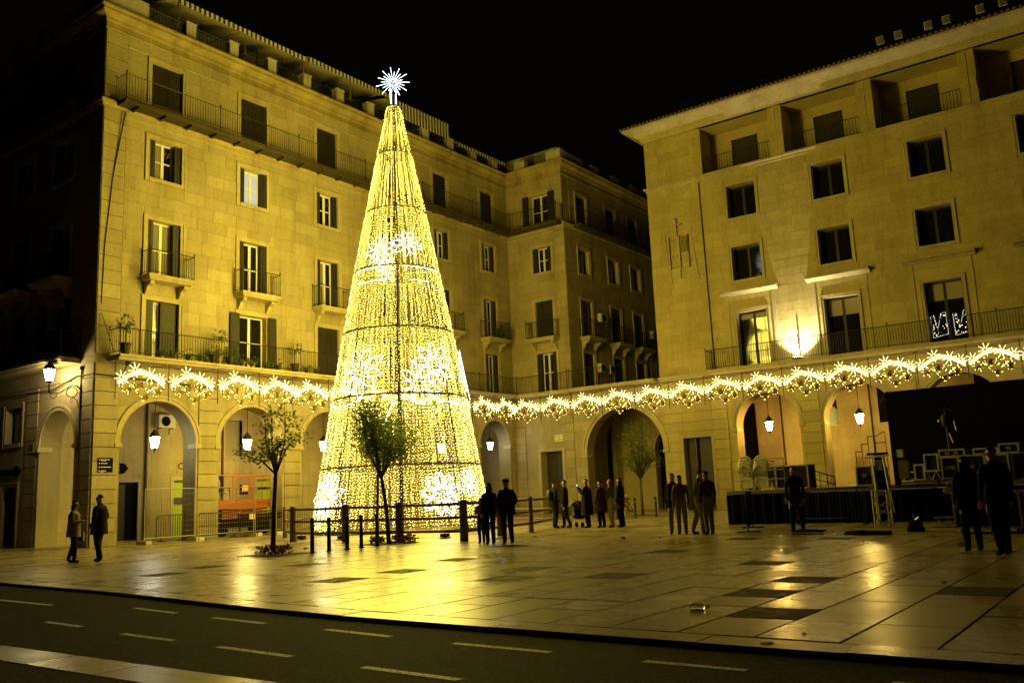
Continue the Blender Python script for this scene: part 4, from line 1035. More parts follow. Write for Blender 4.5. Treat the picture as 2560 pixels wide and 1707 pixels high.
# ------------------------------------------------------------------ street trees
def street_tree(name, label, x, y, fork, top, cw, nleaf, trunk=.06, lean=0., dense=False, fruit=0, grp=None, base=True, seed=1):
    global RN
    keep = RN; RN = random.Random(seed)
    t = thing(name, label, 'tree', (x, y, 0), grp)
    mb = MB(); mb.tube([(x, y, -.02), (x+lean*.3, y, fork*.5), (x+lean, y, fork)], [trunk*1.2, trunk, trunk*.85], 8); tips = []
    cz = (fork+top)/2
    nb = 9 if not dense else 14
    for k in range(nb):
        a = 2*pi*k/nb+RN.uniform(-.4, .4); rr = cw*.5*RN.uniform(.45, 1.0); h = fork+(top-fork)*RN.uniform(.25, .98)
        if h > fork+(top-fork)*.7: rr *= .6
        e = Vector((x+lean+rr*math.cos(a), y+rr*math.sin(a), h)); s = Vector((x+lean, y, fork-.1)); m_ = s.lerp(e, .5)+Vector((RN.uniform(-.12, .12), RN.uniform(-.12, .12), .1))
        mb.tube([s, m_, e], [trunk*.55, trunk*.35, trunk*.12], 5); tips += [(e, 1), (m_.lerp(e, .55), .8), (m_, .5)]
        for j in range(2):
            e2 = m_.lerp(e, RN.uniform(.2, .8)); f = e2+Vector((RN.uniform(-.35, .35), RN.uniform(-.35, .35), RN.uniform(0, .4)))*(cw/1.6)*.8; mb.tube([e2, f], [trunk*.2, trunk*.08], 4); tips.append((f, .9))
    mb.build('trunk', 'bark', t, smooth=True)
    mb = MB()
    for i in range(nleaf):
        c, s = RN.choice(tips); sp = (.24 if not dense else .42)*s
        p = c+Vector((RN.gauss(0, sp*.6), RN.gauss(0, sp*.6), RN.gauss(0, sp*.5)))
        mb.leaf(p, (RN.uniform(-1, 1), RN.uniform(-1, 1), RN.uniform(-.7, .5)), RN.uniform(.08, .16), RN.uniform(.02, .035))
    mb.build('crown', 'leaf', t, kind='stuff')
    for i in range(fruit):
        c, s = RN.choice(tips); q = MB(); q.ball(c+Vector((RN.gauss(0, .2), RN.gauss(0, .2), -.05)), .042, 7, 5); q.build('orange', 'orange_fruit', t, smooth=True)
    if base:
        mb = MB(); mb.box(x-.62, x+.62, y-.62, y+.62, -.01, .006); b = mb.build('tree_pit', 'soil', t)
        mb = MB()
        for a in ((x-.66, x+.66, y-.66, y-.6), (x-.66, x+.66, y+.6, y+.66), (x-.66, x-.6, y-.6, y+.6), (x+.6, x+.66, y-.6, y+.6)): mb.box(*a, 0, .02)
        mb.build('pit_frame', 'iron', b)
    RN = keep
    return t
street_tree('sapling', 'thin young street tree with sparse leaves standing left of the bollards', -20.0, 16.0, 2.25, 3.85, 1.75, 950, .06, .12, seed=4)
street_tree('orange_tree', 'round leafy orange tree with a thin trunk in front of the lit cone', -19.9, 20.35, 2.1, 4.35, 2.3, 3800, .06, -.28, True, 8, seed=9)
street_tree('orange_tree', 'second thin-trunked leafy tree between the log fence and the lit cone', -22.75, 22.7, 2.5, 4.3, 1.9, 1500, .05, .1, True, 0, base=False, seed=5)
street_tree('orange_tree', 'dark orange tree with a few oranges standing before the street archway', -21.9, 40.4, 1.9, 4.7, 2.0, 2600, .07, 0, True, 9, seed=7)
def flowers(name, label, x, y, n, r, mm, seed):
    global RN
    keep = RN; RN = random.Random(seed); t = thing(name, label, 'plant', (x, y, 0), 'low plants at the tree bases')
    mb = MB()
    for i in range(n):
        a = RN.uniform(0, 2*pi); q = r*math.sqrt(RN.random()); p = (x+q*math.cos(a), y+q*math.sin(a), RN.uniform(.0, .2)); mb.leaf(p, (RN.uniform(-1, 1), RN.uniform(-1, 1), RN.uniform(.1, 1)), RN.uniform(.08, .17), .03)
    mb.build('leaves', mm, t, kind='stuff'); RN = keep
flowers('poinsettia', 'low dark red plants at the foot of the thin young tree', -20.0, 16.0, 240, .5, 'red_leaf', 1)
flowers('poinsettia', 'red poinsettia clump right of the orange tree trunk', -19.55, 20.65, 260, .4, 'red_leaf', 2)
flowers('poinsettia', 'small red poinsettia left of the orange tree trunk', -20.1, 20.05, 120, .22, 'red_leaf', 3)

# ------------------------------------------------------------------ balcony plants
def plant(label, F, s, d, z, h, r, n, kind='bush', pot=.16, seed=0):
    global RN
    keep = RN; RN = random.Random(seed+50); x, y, _ = F(s, z, d)
    t = thing('potted_plant', label, 'plant', (x, y, z), 'potted plants on the left balcony')
    mb = MB(); mb.lathe((x, y, z), [(pot*.7, 0), (pot, pot*1.7), (pot*1.1, pot*1.75), (pot*1.1, pot*2), (pot*.9, pot*2), (0.01, pot*1.8)], 10); mb.build('pot', RN.choice(('pot', 'pot2', 'pot')), t)
    zb = z+pot*1.8
    if kind == 'tree': mb = MB(); mb.tube([(x, y, zb), (x+.02, y, z+h-r)], .02, 5); mb.build('stem', 'bark', t)
    mb = MB(); c = Vector((x, y, z+h-r*.8 if kind == 'tree' else zb+r*.5))
    for i in range(n):
        v = Vector((RN.gauss(0, 1), RN.gauss(0, 1), RN.gauss(0, .8))).normalized()*r*RN.uniform(.3, 1); mb.leaf(c+v, v+Vector((0, 0, -.1)), RN.uniform(.09, .2), .03)
    mb.build('leaves', 'leaf', t, kind='stuff'); RN = keep
plant('small tree in a black pot at the left end of the long balcony', FA, 19.3, .7, 7.52, 1.5, .32, 160, 'tree', .22, 1)
plant('slender potted tree on the balcony between the first two doors', FA, 23.75, .6, 7.52, 1.45, .28, 120, 'tree', .17, 2)
plant('slender potted tree on the balcony left of the third door', FA, 28.0, .6, 7.52, 1.4, .33, 110, 'tree', .2, 3)
plant('big round bush in a pot right of the slender tree on the balcony', FA, 24.35, .62, 7.52, .8, .33, 260, 'bush', .2, 4)
plant('dark bushy plant in a pot below the slender balcony tree', FA, 23.45, .62, 7.52, .8, .28, 220, 'bush', .19, 5)
for k, (s, lb) in enumerate(((20.9, 'low potted plant before the left edge of the first balcony door'), (21.5, 'low potted plant before the right half of the first balcony door'), (22.15, 'low potted plant right of the first balcony door'), (22.75, 'low potted plant midway between the first balcony door and the dark bush'),
                             (24.95, 'low potted plant left of the second balcony door'), (25.5, 'spiky potted plant in front of the second balcony door'), (26.2, 'low potted plant at the right leaf of the second balcony door'), (26.9, 'low potted plant right of the second balcony door'), (28.6, 'reddish low potted plant right of the third slender tree'), (29.2, 'low potted plant left of the third balcony door'))):
    plant(lb, FA, s, .72, 7.52, .4, .14+.03*(k % 3), 70, 'bush', .1, 10+k)
plant('leafy plant on the small third-floor balcony beside the inner corner', FA, 44.7, .5, 11.03, .9, .35, 240, 'bush', .18, 31)
# ------------------------------------------------------------------ wall fixtures
def aircon(label, F, s, z, d=.3, w_=.8, h=.58):
    x, y, _ = F(s, z, 0); t = thing('air_conditioner', label, 'air conditioner', (x, y, z), 'air conditioning units on the walls')
    mb = MB(); mb.boxF(F, s-w_/2, s+w_/2, z, z+h, .06, d+.06); mb.build('casing', 'metalbox', t)
    mb = MB(); c = F(s-.08, z+h/2, d+.065); N = 16
    for r in (.08, .15, .22): mb.tube([F(s-.08+r*math.cos(2*pi*i/N), z+h/2+r*math.sin(2*pi*i/N), d+.075) for i in range(N+1)], .012, 4)
    mb.build('grille', 'iron', t)
    mb = MB(); mb.prism(F, [(s-.08+.21*math.cos(2*pi*i/16), z+h/2+.21*math.sin(2*pi*i/16)) for i in range(16)], d+.05, d+.066); mb.build('fan', 'black', t)
    mb = MB()
    for q in (-.3, .3): mb.boxF(F, s+q-.02, s+q+.02, z-.04, z, .0, d+.06); mb.boxF(F, s+q-.02, s+q+.02, z-.3, z-.04, 0, .03)
    mb.build('bracket', 'iron', t)
aircon('white air conditioner on the wall inside the first arch behind the lantern', Fi, 24.15, 5.08, .3, .85, .6)
aircon('air conditioner on the dark street side right of the third-floor window', FD, 50.4, 12.2)
aircon('lower left air conditioner on the dark street side above the terrace', FD, 49.9, 8.85, .3, .6)
aircon('lower right air conditioner on the dark street side above the terrace', FD, 51.1, 8.85, .3, .5)
aircon('air conditioner high on the street side beside the civic building edge', FD, 57.6, 11.9)
t = thing('direction_sign', 'dark blue sign with four lines of pale print on the corner pillar', 'sign', FA(18.97, 3.15, .05))
mb = MB(); mb.boxF(FA, 18.66, 19.28, 2.86, 3.43, .075, .1); mb.build('board', 'signblue', t)
mb = MB()
for k, L in enumerate((.36, .26, .42, .22)):
    z = 3.37-k*.145; mb.boxF(FA, 18.78, 18.78+L, z-.03, z, .1, .103); mb.boxF(FA, 18.7, 18.745, z-.04, z+.005, .1, .103)
    if k in (0, 3): mb.boxF(FA, 18.78, 18.78+L*.6, z-.07, z-.045, .1, .103)
mb.build('lettering', 'signtext', t)
t = thing('arrow_sign', 'round black sign with an arrow tip above the doorway in the first arch', 'sign', Fi(22.15, 3.1, .1))
mb = MB(); mb.prism(Fi, [(22.1+.24*math.cos(a*pi/12), 3.22+.24*math.sin(a*pi/12)) for a in range(3, 22)]+[(22.42, 3.22)], .05, .09); mb.build('board', 'black', t)
mb = MB(); mb.tube([Fi(21.96+.0*i, 3.06+.04*i, .1) for i in range(9)], .015, 4); mb.build('stripe', 'signtext', t)
t = thing('street_plaque', 'pale tiled street name plaque high on the wing wall', 'sign', FE(-30.7, 4.4, .03))
mb = MB(); mb.boxF(FE, -31.0, -30.4, 4.42, 4.84, .014, .045); mb.build('tile', 'plaque', t)
for s, z, h in (('PLAZA', 4.74, .1), ('DEL', 4.63, .085), ('AYUNTAMIENTO', 4.52, .075)): text(s, h, axesE(FE(-30.67, z, .047)), 'ink', t)
mb = MB(); mb.prism(FE, [(-30.95, 4.78), (-30.89, 4.78), (-30.89, 4.7), (-30.92, 4.66), (-30.95, 4.7)], .045, .05); mb.build('emblem', 'ink', t)
t = thing('wall_plaque', 'small dark plaque on the left side pilaster of the shaded facade', 'sign', FB(-38.75, 4.1, .05))
mb = MB(); mb.boxF(FB, -39.0, -38.5, 3.9, 4.35, .065, .085); mb.build('tile', 'inner', t); mb = MB(); mb.boxF(FB, -38.93, -38.57, 4.0, 4.25, .085, .09); mb.build('print', 'ink', t)
t = thing('shop_sign', 'black arrow shaped shop sign on the dark facade at far left', 'sign', FB(-40.6, 3.1, .05))
mb = MB(); mb.boxF(FB, -41.6, -40.1, 3.05, 3.3, .03, .07); mb.prism(FB, [(-40.0+.24*math.cos(a*pi/12), 3.2+.24*math.sin(a*pi/12)) for a in range(3, 22)]+[(-39.6, 3.2)], .03, .08); mb.build('board', 'black', t)
t = thing('facade_cables', 'black cables and junction box running over the corner below the left balcony', 'cable', FA(19, 7, .1))
mb = MB(); mb.tube([FB(-44, 6.6, .1), FB(-40, 6.45, .12), FB(-37, 6.4, .1), FB(-35.2, 6.75, .1), (XA+.1, YB-.12, 6.72), FA(20, 6.66, .1), FA(24, 6.5, .1)], .025, 5)
mb.tube([FB(-35.4, 7.3, .1), FB(-34.9, 8.7, .1), FA(18.6, 9.2, .1), FA(18.95, 7.6, .5)], .016, 4); mb.tube([FA(18.6, 9.6, .05), FA(18.65, 12, .06), FA(18.9, 15, .06), FA(19.4, 18.2, .06)], .018, 4); mb.tube([FA(18.9, 15, .06), FA(19.25, 18.2, .06)], .012, 4)
mb.build('cable', 'iron', t)
mb = MB(); mb.tube([FA(19.55, 7.2, .5), FA(19.35, 6.5, .35)], .03, 6); mb.ball(FA(19.33, 6.45, .35), .08, 8, 5); mb.ball(FA(19.55, 7.2, .5), .11, 8, 5); mb.build('camera_arm', 'iron', t)

# ------------------------------------------------------------------ works area under the left arcade
CG = 'construction fence panels before the left arcade'
def mesh_panel(y0, y1, x, label, z0=.12, z1=2.15, lean=0.):
    t = thing('fence_panel', label, 'fence', (x, (y0+y1)/2, 0), CG)
    mb = MB()
    for y in (y0, y1): mb.tube([(x, y+lean*0, 0.04), (x, y+lean, z1)], .022, 6)
    for z in (z0+.1, z1): mb.tube([(x, y0+lean*z/z1, z), (x, y1+lean*z/z1, z)], .02, 6)
    mb.build('frame', 'steel', t)
    mb = MB(); n = int((y1-y0)/.12)
    for i in range(1, n): y = y0+(y1-y0)*i/n; mb.tube([(x, y, z0+.1), (x, y+lean, z1)], .004, 3, False)
    for i in range(1, 9): z = z0+.1+(z1-z0-.1)*i/9; mb.tube([(x, y0+lean*z/z1, z), (x, y1+lean*z/z1, z)], .005, 3, False)
    mb.build('mesh', 'steel', t, kind='stuff')
    for y in (y0, y1): mb = MB(); mb.obox((x, y, .07), (.7, .24, .14)); mb.build('foot', 'plaster', t)
mesh_panel(20.3, 22.55, XA+.75, 'leftmost mesh construction fence panel, in the first arch')
mesh_panel(22.65, 25.5, XA+.8, 'mesh construction fence panel before the pillar between first and second arch')
mesh_panel(25.55, 26.6, XA+.85, 'narrow mesh construction fence panel before the orange lift')
mesh_panel(26.75, 29.6, XA+.8, 'mesh construction fence panel right of the orange lift behind the thin tree')
mesh_panel(29.7, 32.4, XA+.8, 'mesh construction fence panel partly hidden by the cone tree')
def barrier(name, label, p0, p1, m, grp, h=1.08, sp=.11, feet=True):
    p0, p1 = Vector(p0), Vector(p1); d = (p1-p0).normalized(); nrm = Vector((-d.y, d.x, 0)); L = (p1-p0).length
    t = thing(name, label, 'barrier', (p0+p1)/2, grp); mb = MB(); z = Vector((0, 0, 1))
    mb.tube([p0+z*.18, p0+z*(h-.12), p0+d*.12+z*h, p1-d*.12+z*h, p1+z*(h-.12), p1+z*.18, p0+z*.18], .022, 6); mb.build('frame', m, t, smooth=True)
    for i in range(1, int(L/sp)): mb = MB(); q = p0+d*sp*i; mb.tube([q+z*.18, q+z*h], .012, 4, False); mb.build('bar', m, t)
    for q in ((p0+d*.25, p1-d*.25) if feet else ()): mb = MB(); mb.tube([q+z*.18, q+z*.03+nrm*.02], .02, 5); mb.tube([q+nrm*.32+z*.02, q-nrm*.32+z*.02], .02, 5); mb.build('foot', m, t)
    return t
BR = 'dark crowd barriers under the left arcade'
barrier('crowd_barrier', 'dark crowd barrier standing inside the first arch', (XA-.5, 21.6, 0), (XA-.5, 23.1, 0), 'barrier', BR)
barrier('crowd_barrier', 'dark red crowd barrier in front of the pillar left of the lift', (XA+.45, 22.9, 0), (XA+.45, 25.0, 0), 'barrier', BR)
b = barrier('crowd_barrier', 'dark red crowd barrier with pale label before the orange lift', (XA+.45, 25.05, 0), (XA+.45, 27.6, 0), 'barrier', BR)
mb = MB(); mb.box(XA+.47, XA+.49, 24.9, 27.3, .72, .98); mb.build('panel', 'barrier', b); mb = MB(); mb.box(XA+.49, XA+.5, 25.5, 25.85, .74, .97); mb.build('label_plate', 'plaque', b)
barrier('crowd_barrier', 'dark crowd barrier right of the lift behind the thin tree', (XA+.45, 27.7, 0), (XA+.45, 30.2, 0), 'barrier', BR)
# orange scissor lift
lift = thing('scissor_lift', 'orange scissor lift platform parked behind fences in the second arch', 'lift', (XA-1.6, 26.6, 0))
lx0, lx1, ly0, ly1 = XA-2.2, XA-1.0, 24.9, 28.3
mb = MB(); mb.box(lx0, lx1, ly0+.0, ly1, 1.22, 1.62); mb.box(lx1-.0, lx1+.02, ly0+.5, ly1-.1, 1.4, 1.43); mb.build('platform', 'orange', lift)
mb = MB(); mb.box(lx0+.1, lx1-.1, ly0-.6, ly0+.3, .35, 1.2); mb.box(lx0+.1, lx1-.1, ly0-.2, ly1-.2, .35, .75); mb.build('chassis', 'black', lift)
for y in (25.2, 27.7):
    for x in (lx0+.1, lx1-.2): mb = MB(); mb.tube([(x, y, .3), (x+.2, y, .3)], .3, 16); mb.build('wheel', 'black', lift)
for k in range(3):
    mb = MB(); z = .75+k*.15
    for a, c in ((ly0+.2, ly1-.5), (ly1-.5, ly0+.2)): mb.tube([(lx1-.2, a, z), (lx1-.2, c, z+.15)], .04, 4)
    mb.build('scissor_arm', 'orange', lift)
mb = MB()
for y in (ly0+.02, 25.75, 26.75, 27.7, ly1-.02):
    for x in (lx0+.03, lx1-.03): mb.tube([(x, y, 1.6), (x, y, 2.72)], .025, 6)
for z in (2.2, 2.72):
    for x in (lx0+.03, lx1-.03): mb.tube([(x, ly0+.02, z), (x, ly1-.02, z)], .025, 6)
    for y in (ly0+.02, ly1-.02): mb.tube([(lx0+.03, y, z), (lx1-.03, y, z)], .025, 6)
mb.build('guard_rail', 'orange', lift)
mb = MB(); mb.box(lx1+.0, lx1+.04, 24.2, 25.2, 1.95, 2.72); s_ = mb.build('side_panel', 'barrier', lift)
mb = MB(); mb.tube([(lx1+.06, 24.72+.26*math.cos(a*pi/12), 2.34+.32*math.sin(a*pi/12)) for a in range(25)], .02, 5); mb.box(lx1+.05, lx1+.07, 24.52, 24.92, 2.3, 2.38); mb.build('emblem', 'signtext', s_)
mb = MB(); mb.box(lx1-.02, lx1+.1, 26.1, 26.5, 1.85, 2.3); c_ = mb.build('control_box', 'black', lift); mb = MB(); mb.box(lx1+.1, lx1+.11, 26.16, 26.48, 2.0, 2.28); mb.build('control_plate', mat('control_plate', (.75, .38, .16), .5), c_)
mb = MB(); mb.tube([(lx1+.05, 25.55, 1.65), (lx1+.05, 25.5, 2.1), (lx1+.05, 25.4, 2.2)], .02, 5); mb.tube([(lx1+.05, 24.8, 1.95), (lx1+.05, 25.0, 1.86), (lx1+.05, 25.3, 1.95)], .018, 5); mb.build('cable', 'black', lift)
mb = MB(); mb.box(lx1+.021, lx1+.03, 27.1, 27.75, 1.45, 1.55); mb.build('decal', mat('red_decal', (.4, .05, .02), .5), lift)

# ------------------------------------------------------------------ stage on the right
stage = thing('stage', 'low black-skirted outdoor stage in front of the right arcade', 'stage', (-5, 33, 0))
SY, SX0, SX1, SH = 29.3, -12.6, 9.0, 1.12
mb = MB(); mb.box(SX0, SX1, SY, 38.0, SH-.12, SH); mb.build('deck', 'deck', stage)
mb = MB(); N = 90
for a, b in (((SX0, SY), (SX1, SY)), ((SX0, 38), (SX0, SY))):
    L = math.hypot(b[0]-a[0], b[1]-a[1]); n = int(L/.12); pr = None
    for i in range(n+1):
        t = i/n; o = .03*math.sin(i*2.1); x, y = a[0]+(b[0]-a[0])*t, a[1]+(b[1]-a[1])*t
        c = (x, y-.03+o) if a[1] == b[1] else (x-.03+o, y)
        if pr: mb.poly([(*pr, .01), (*c, .01), (*c, SH-.13), (*pr, SH-.13)])
        pr = c
mb.build('skirt', 'skirt', stage)
sc_ = thing('stage_screen', 'huge plain black back screen standing across the stage', 'screen', (-1, 37.2, SH))
mb = MB(); mb.box(-9.0, 9.5, 37.1, 37.25, SH, 4.68); mb.build('cloth', 'skirt', sc_)
mb = MB()
for x in (-8.9, -4.4, 0, 4.6, 9.3): mb.tube([(x, 37.32, SH), (x, 37.32, 4.66)], .04, 6)
mb.build('frame', 'alu', sc_)
# stacked plastic chairs
SG = 'stacks of white plastic chairs on the stage corner'
def chair():
    t = thing('plastic_chair', 'x', 'chair', (0, 0, 0), SG)
    mb = MB(); mb.faces([(-.22, -.2, .42), (.22, -.2, .42), (.2, .22, .4), (-.2, .22, .4), (-.22, -.2, .45), (.22, -.2, .45), (.2, .22, .43), (-.2, .22, .43)], [(0, 1, 2, 3), (4, 5, 6, 7), (0, 1, 5, 4), (1, 2, 6, 5), (2, 3, 7, 6), (3, 0, 4, 7)]); mb.build('seat', 'plastic', t, local=True)
    for sx in (-1, 1):
        for sy, e in ((-.2, -.25), (.22, .27)): mb = MB(); mb.tube([(sx*.2, sy, .43), (sx*.25, e, 0)], [.03, .022], 5); mb.build('leg', 'plastic', t, local=True)
        mb = MB(); mb.tube([(sx*.24, -.22, .44), (sx*.26, -.2, .64), (sx*.25, .22, .66)], .022, 5); mb.build('armrest', 'plastic', t, local=True)
    mb = MB()
    arc = [(.24*math.cos(pi*i/12), .3, .62+.24*math.sin(pi*i/12)) for i in range(13)]
    mb.tube([(.21, .22, .44)]+arc+[(-.21, .22, .44)], .02, 5); mb.build('back_frame', 'plastic', t, local=True)
    for k in range(-3, 4): mb = MB(); x = k*.06; mb.tube([(x*.6, .23, .45), (x, .29, .62+math.sqrt(max(.23**2-x*x, 0)))], .018, 4); mb.build('back_slat', 'plastic', t, local=True)
    for k in range(4): mb = MB(); mb.box(-.2-.008*k, .2+.008*k, -.225-.012*k, -.205-.012*k, .36-.075*k, .415-.075*k); mb.build('apron_slat', 'plastic', t, local=True)
    for k in range(5): mb = MB(); mb.box(-.2, .2, .235, .25, .08+.075*k, .135+.075*k); mb.build('apron_slat', 'plastic', t, local=True)
    return t
cp = chair()
for s, (x, nm) in enumerate(((-12.05, 'left'), (-11.5, 'right'))):
    for k in range(4):
        place(cp, (x, 30.0+k*.045, SH+k*.1), pi, f'white plastic chair, {("bottom", "second", "third", "top")[k]} of the {nm} stack')
# stair rail frames, ramp rail, flight cases
t = thing('stage_fence', 'thin metal guard rail around the chairs on the stage edge', 'railing', (-11.8, 29.5, SH))
mb = MB()
for z in (1.45, 1.75, 2.12): mb.tube([(-12.45, 29.5, z), (-10.6, 29.5, z+.02)], .016, 5)
for x in (-12.45, -11.5, -10.6): mb.tube([(x, 29.5, SH), (x, 29.5, 2.13)], .016, 5)
mb.build('rail', 'steel', t)
t = thing('ramp_rail', 'sloping black handrail descending beside the flight case', 'railing', (-9.7, 30, SH))
mb = MB(); mb.tube([(-10.05, 30, 1.78), (-9.12, 30, 1.45), (-9.12, 30, SH)], .02, 5); mb.tube([(-10.05, 30, 1.5), (-9.12, 30, 1.2)], .014, 4)
for x in (-9.85, -9.6, -9.35): mb.tube([(x, 30, SH), (x, 30, 1.78-(x+10.05)*.355)], .014, 4)
mb.build('rail', 'iron', t)
t = thing('stair_frame', 'stepped black metal stair railing left of the black screen', 'railing', (-9.7, 36, SH))
mb = MB(); P2 = [(-10.05, 2.38), (-9.8, 2.38), (-9.8, 2.66), (-9.55, 2.66), (-9.55, 2.94), (-9.3, 2.94), (-9.3, 2.68), (-8.9, 2.68)]
for a, b in zip(P2[:-1], P2[1:]): mb.tube([(a[0], 36, a[1]), (b[0], 36, b[1])], .018, 5)
for x, z in P2: mb.tube([(x, 36, SH), (x, 36, z)], .016, 5)
mb.tube([(-8.9, 36, 2.68), (-8.9, 36, 3.1)], .016, 5); mb.tube([(-9.3, 36, 2.9), (-8.9, 36, 3.1)], .016, 5)
for k in range(6): mb.tube([(-10.0+k*.07, 36, SH), (-10.0+k*.07, 36, 2.2)], .012, 4)
mb.build('frame', 'iron', t)
FG = 'black flight cases with metal edges'
def case(label, x0, x1, y0, y1, z0, z1, latch=2, lid=None, open_front=False):
    t = thing('flight_case', label, 'flight case', ((x0+x1)/2, (y0+y1)/2, z0), FG)
    mb = MB(); mb.box(x0+.012, x1-.012, y0+.012, y1-.012, z0+.012, z1-.012); mb.build('body', 'case', t)
    mb = MB(); e = .022
    for a in (x0, x1):
        for b in (y0, y1): mb.box(a-e, a+e, b-e, b+e, z0, z1)
        for c in (z0, z1): mb.box(a-e, a+e, y0+e, y1-e, c-e, c+e)
    for b in (y0, y1):
        for c in (z0, z1)+((lid, lid+.05) if lid else ()): mb.box(x0+e, x1-e, b-e, b+e, c-e, c+e)
    mb.build('edge_trim', 'alu', t)
    for k in range(latch):
        x = x0+(x1-x0)*(k+1)/(latch+1); zc = lid+.02 if lid else (z0+z1)/2
        q = MB(); q.box(x-.07, x+.07, y0-.035, y0-.005, zc-.05, zc+.05); q.build('latch', 'steel', t)
    for a in (x0+.02, x1-.02):
        q = MB(); q.ball((a, y0+.02, z1), .04, 6, 4); q.build('corner', 'steel', t)
case('black flight case with metal edges beside the white plastic chairs', -11.0, -9.92, 29.8, 30.5, 1.14, 1.88, 0)
case('small square-framed flight case left of the taller cases', -6.38, -6.0, 30.2, 30.7, 1.5, 2.0, 0)
case('flight case with two latches under the flat lid case', -5.86, -5.4, 30, 30.6, 1.25, 1.88, 2)
case('wide flight case right of the two-latch case', -5.36, -4.68, 30, 30.6, 1.25, 1.9, 1)
case('flat flight case lying on top of the two-latch case', -5.9, -5.2, 30.02, 30.6, 1.91, 2.1, 2)
case('dark flight case in the middle of the right group', -4.62, -4.05, 30, 30.6, 1.25, 1.88, 0)
case('flat flight case on top at the right of the group', -4.95, -4.3, 30.05, 30.6, 1.93, 2.08, 0)
case('topmost flight case at the right end of the group', -4.25, -3.75, 30.02, 30.5, 1.93, 2.18, 1)
case('large flight case at far right on the stage', -3.95, -2.6, 30.05, 30.7, 1.14, 1.9, 1)
case('tall flight case at the far right end of the stage group', -3.2, -2.5, 29.9, 30.02, 1.14, 2.35, 2)
case('low wide flight case in front of the stage group at right', -5.3, -4.5, 29.5, 29.9, 1.14, 1.38, 2)
case('narrow flight case standing left of the square-framed case', -6.72, -6.45, 30.3, 30.7, 1.24, 1.7, 0)
case('upright flight case behind the stage worker', -8.7, -8.2, 31.0, 31.5, 1.14, 1.75, 1)
t = thing('truss_bar', 'aluminium truss section lying across the stage in front of the black screen', 'truss', (-5, 33, SH))
mb = MB()
for y in (33, 33.3):
    for z in (1.2, 1.5): mb.tube([(-8.0, y, z), (-2.0, y, z)], .025, 6)
mb.build('chord', 'alu', t); mb = MB()
for i in range(20):
    x = -8+.3*i; mb.tube([(x, 33, 1.2), (x+.15, 33, 1.5), (x+.3, 33, 1.2)], .01, 4)
mb.build('lattice', 'alu', t, kind='stuff')
t = thing('case_trolley', 'low pale bench under the flight cases on the stage', 'trolley', (-5.8, 29.9, SH))
mb = MB(); mb.box(-6.7, -4.0, 29.95, 30.6, 1.2, 1.235)
for x in (-6.6, -6.0, -5.4, -4.8, -4.2): mb.box(x-.04, x+.04, 30, 30.08, SH, 1.2)
mb.build('bench', 'deck', t)
case('big black trunk on castors standing on the plaza at right', -4.35, -3.0, 23.0, 23.9, .14, .92, 0)
case('shallow metal-edged case lying on the big black trunk', -4.52, -3.9, 23.05, 23.7, .94, 1.0, 0)
case('small flight case with two latches topmost on the trunk', -4.45, -4.02, 23.1, 23.6, 1.03, 1.16, 2)
t = thing('trunk_castors', 'castors under the big black trunk', 'castors', (-3.7, 23.4, 0))
for x in (-4.25, -3.1):
    for y in (23.15, 23.75): mb = MB(); mb.tube([(x-.025, y, .06), (x+.025, y, .06)], .06, 10); mb.box(x-.04, x+.04, y-.03, y+.03, .1, .14); mb.build('castor', 'black', t)
# truss tower with lifting mast
t = thing('truss_tower', 'short square aluminium truss section standing upright before the stage', 'truss', (-6.7, 26, 0))
c4 = [(-6.9, 25.85), (-6.52, 25.85), (-6.52, 26.2), (-6.9, 26.2)]
for x, y in c4: mb = MB(); mb.tube([(x, y, 0), (x, y, 1.03)], .024, 8); mb.build('chord', 'alu', t)
mb = MB()
for k in range(4):
    a, b = c4[k], c4[(k+1) % 4]
    for i in range(4): z0, z1 = .05+i*.24, .05+(i+1)*.24; p, q = (a, b) if i % 2 else (b, a); mb.tube([(*p, z0), (*q, z1)], .01, 5)
    for z in (.05, 1.0): mb.tube([(*a, z), (*b, z)], .012, 5)
mb.build('lattice', 'alu', t)
t = thing('lifting_stand', 'telescopic lifting stand with a T bar and two poles standing before the stage', 'stand', (-7.4, 29.0, 0))
mb = MB(); mb.tube([(-7.8, 28.9, 1.98), (-7.1, 28.9, 2.02)], .035, 6); mb.build('cross_bar', 'alu', t)
for x, x2, z0 in ((-7.6, -7.55, .1), (-7.28, -7.2, .95)): mb = MB(); mb.tube([(x, 28.9, 1.98), (x2, 28.9, z0)], .03, 8); mb.build('pole', 'alu', t)
mb = MB(); mb.tube([(-7.22, 28.95, 1.7), (-7.12, 28.95, .3)], .022, 8); mb.build('stay', 'alu', t)
mb = MB(); mb.box(-7.55, -7.3, 28.95, 29.2, .9, 2.1); mb.box(-7.75, -7.15, 28.9, 29.1, 2.05, 2.12)
mb.build('mast', 'black', t)
mb = MB()
for k in range(4): mb.box(-7.52, -7.34, 28.9, 28.94, 1.6+k*.08, 1.64+k*.08)
mb.build('winch_plate', 'alu', t)
t = thing('stage_light', 'boxed stage light with pale housing right of the lifting stand', 'stage light', (-6.9, 29.5, SH))
mb = MB(); mb.obox((-6.93, 29.6, 2.07), (.2, .2, .24)); mb.build('head', 'metalbox', t); mb = MB(); mb.box(-7.0, -6.72, 29.5, 29.75, 1.3, 1.86); mb.build('body', 'deck', t); mb = MB(); mb.box(-7.15, -7.0, 29.5, 29.7, SH, 2.2); mb.build('post', 'black', t)
t = thing('light_rig', 'dark moving head light hanging before the black screen', 'stage light', (-6.75, 36, 3.3))
mb = MB(); mb.tube([(-6.75, 36.2, SH), (-6.75, 36.2, 3.8)], .03, 6); mb.tube([(-6.95, 36.1, 3.75), (-6.5, 36.1, 3.72)], .025, 6); mb.build('pole', 'iron', t)
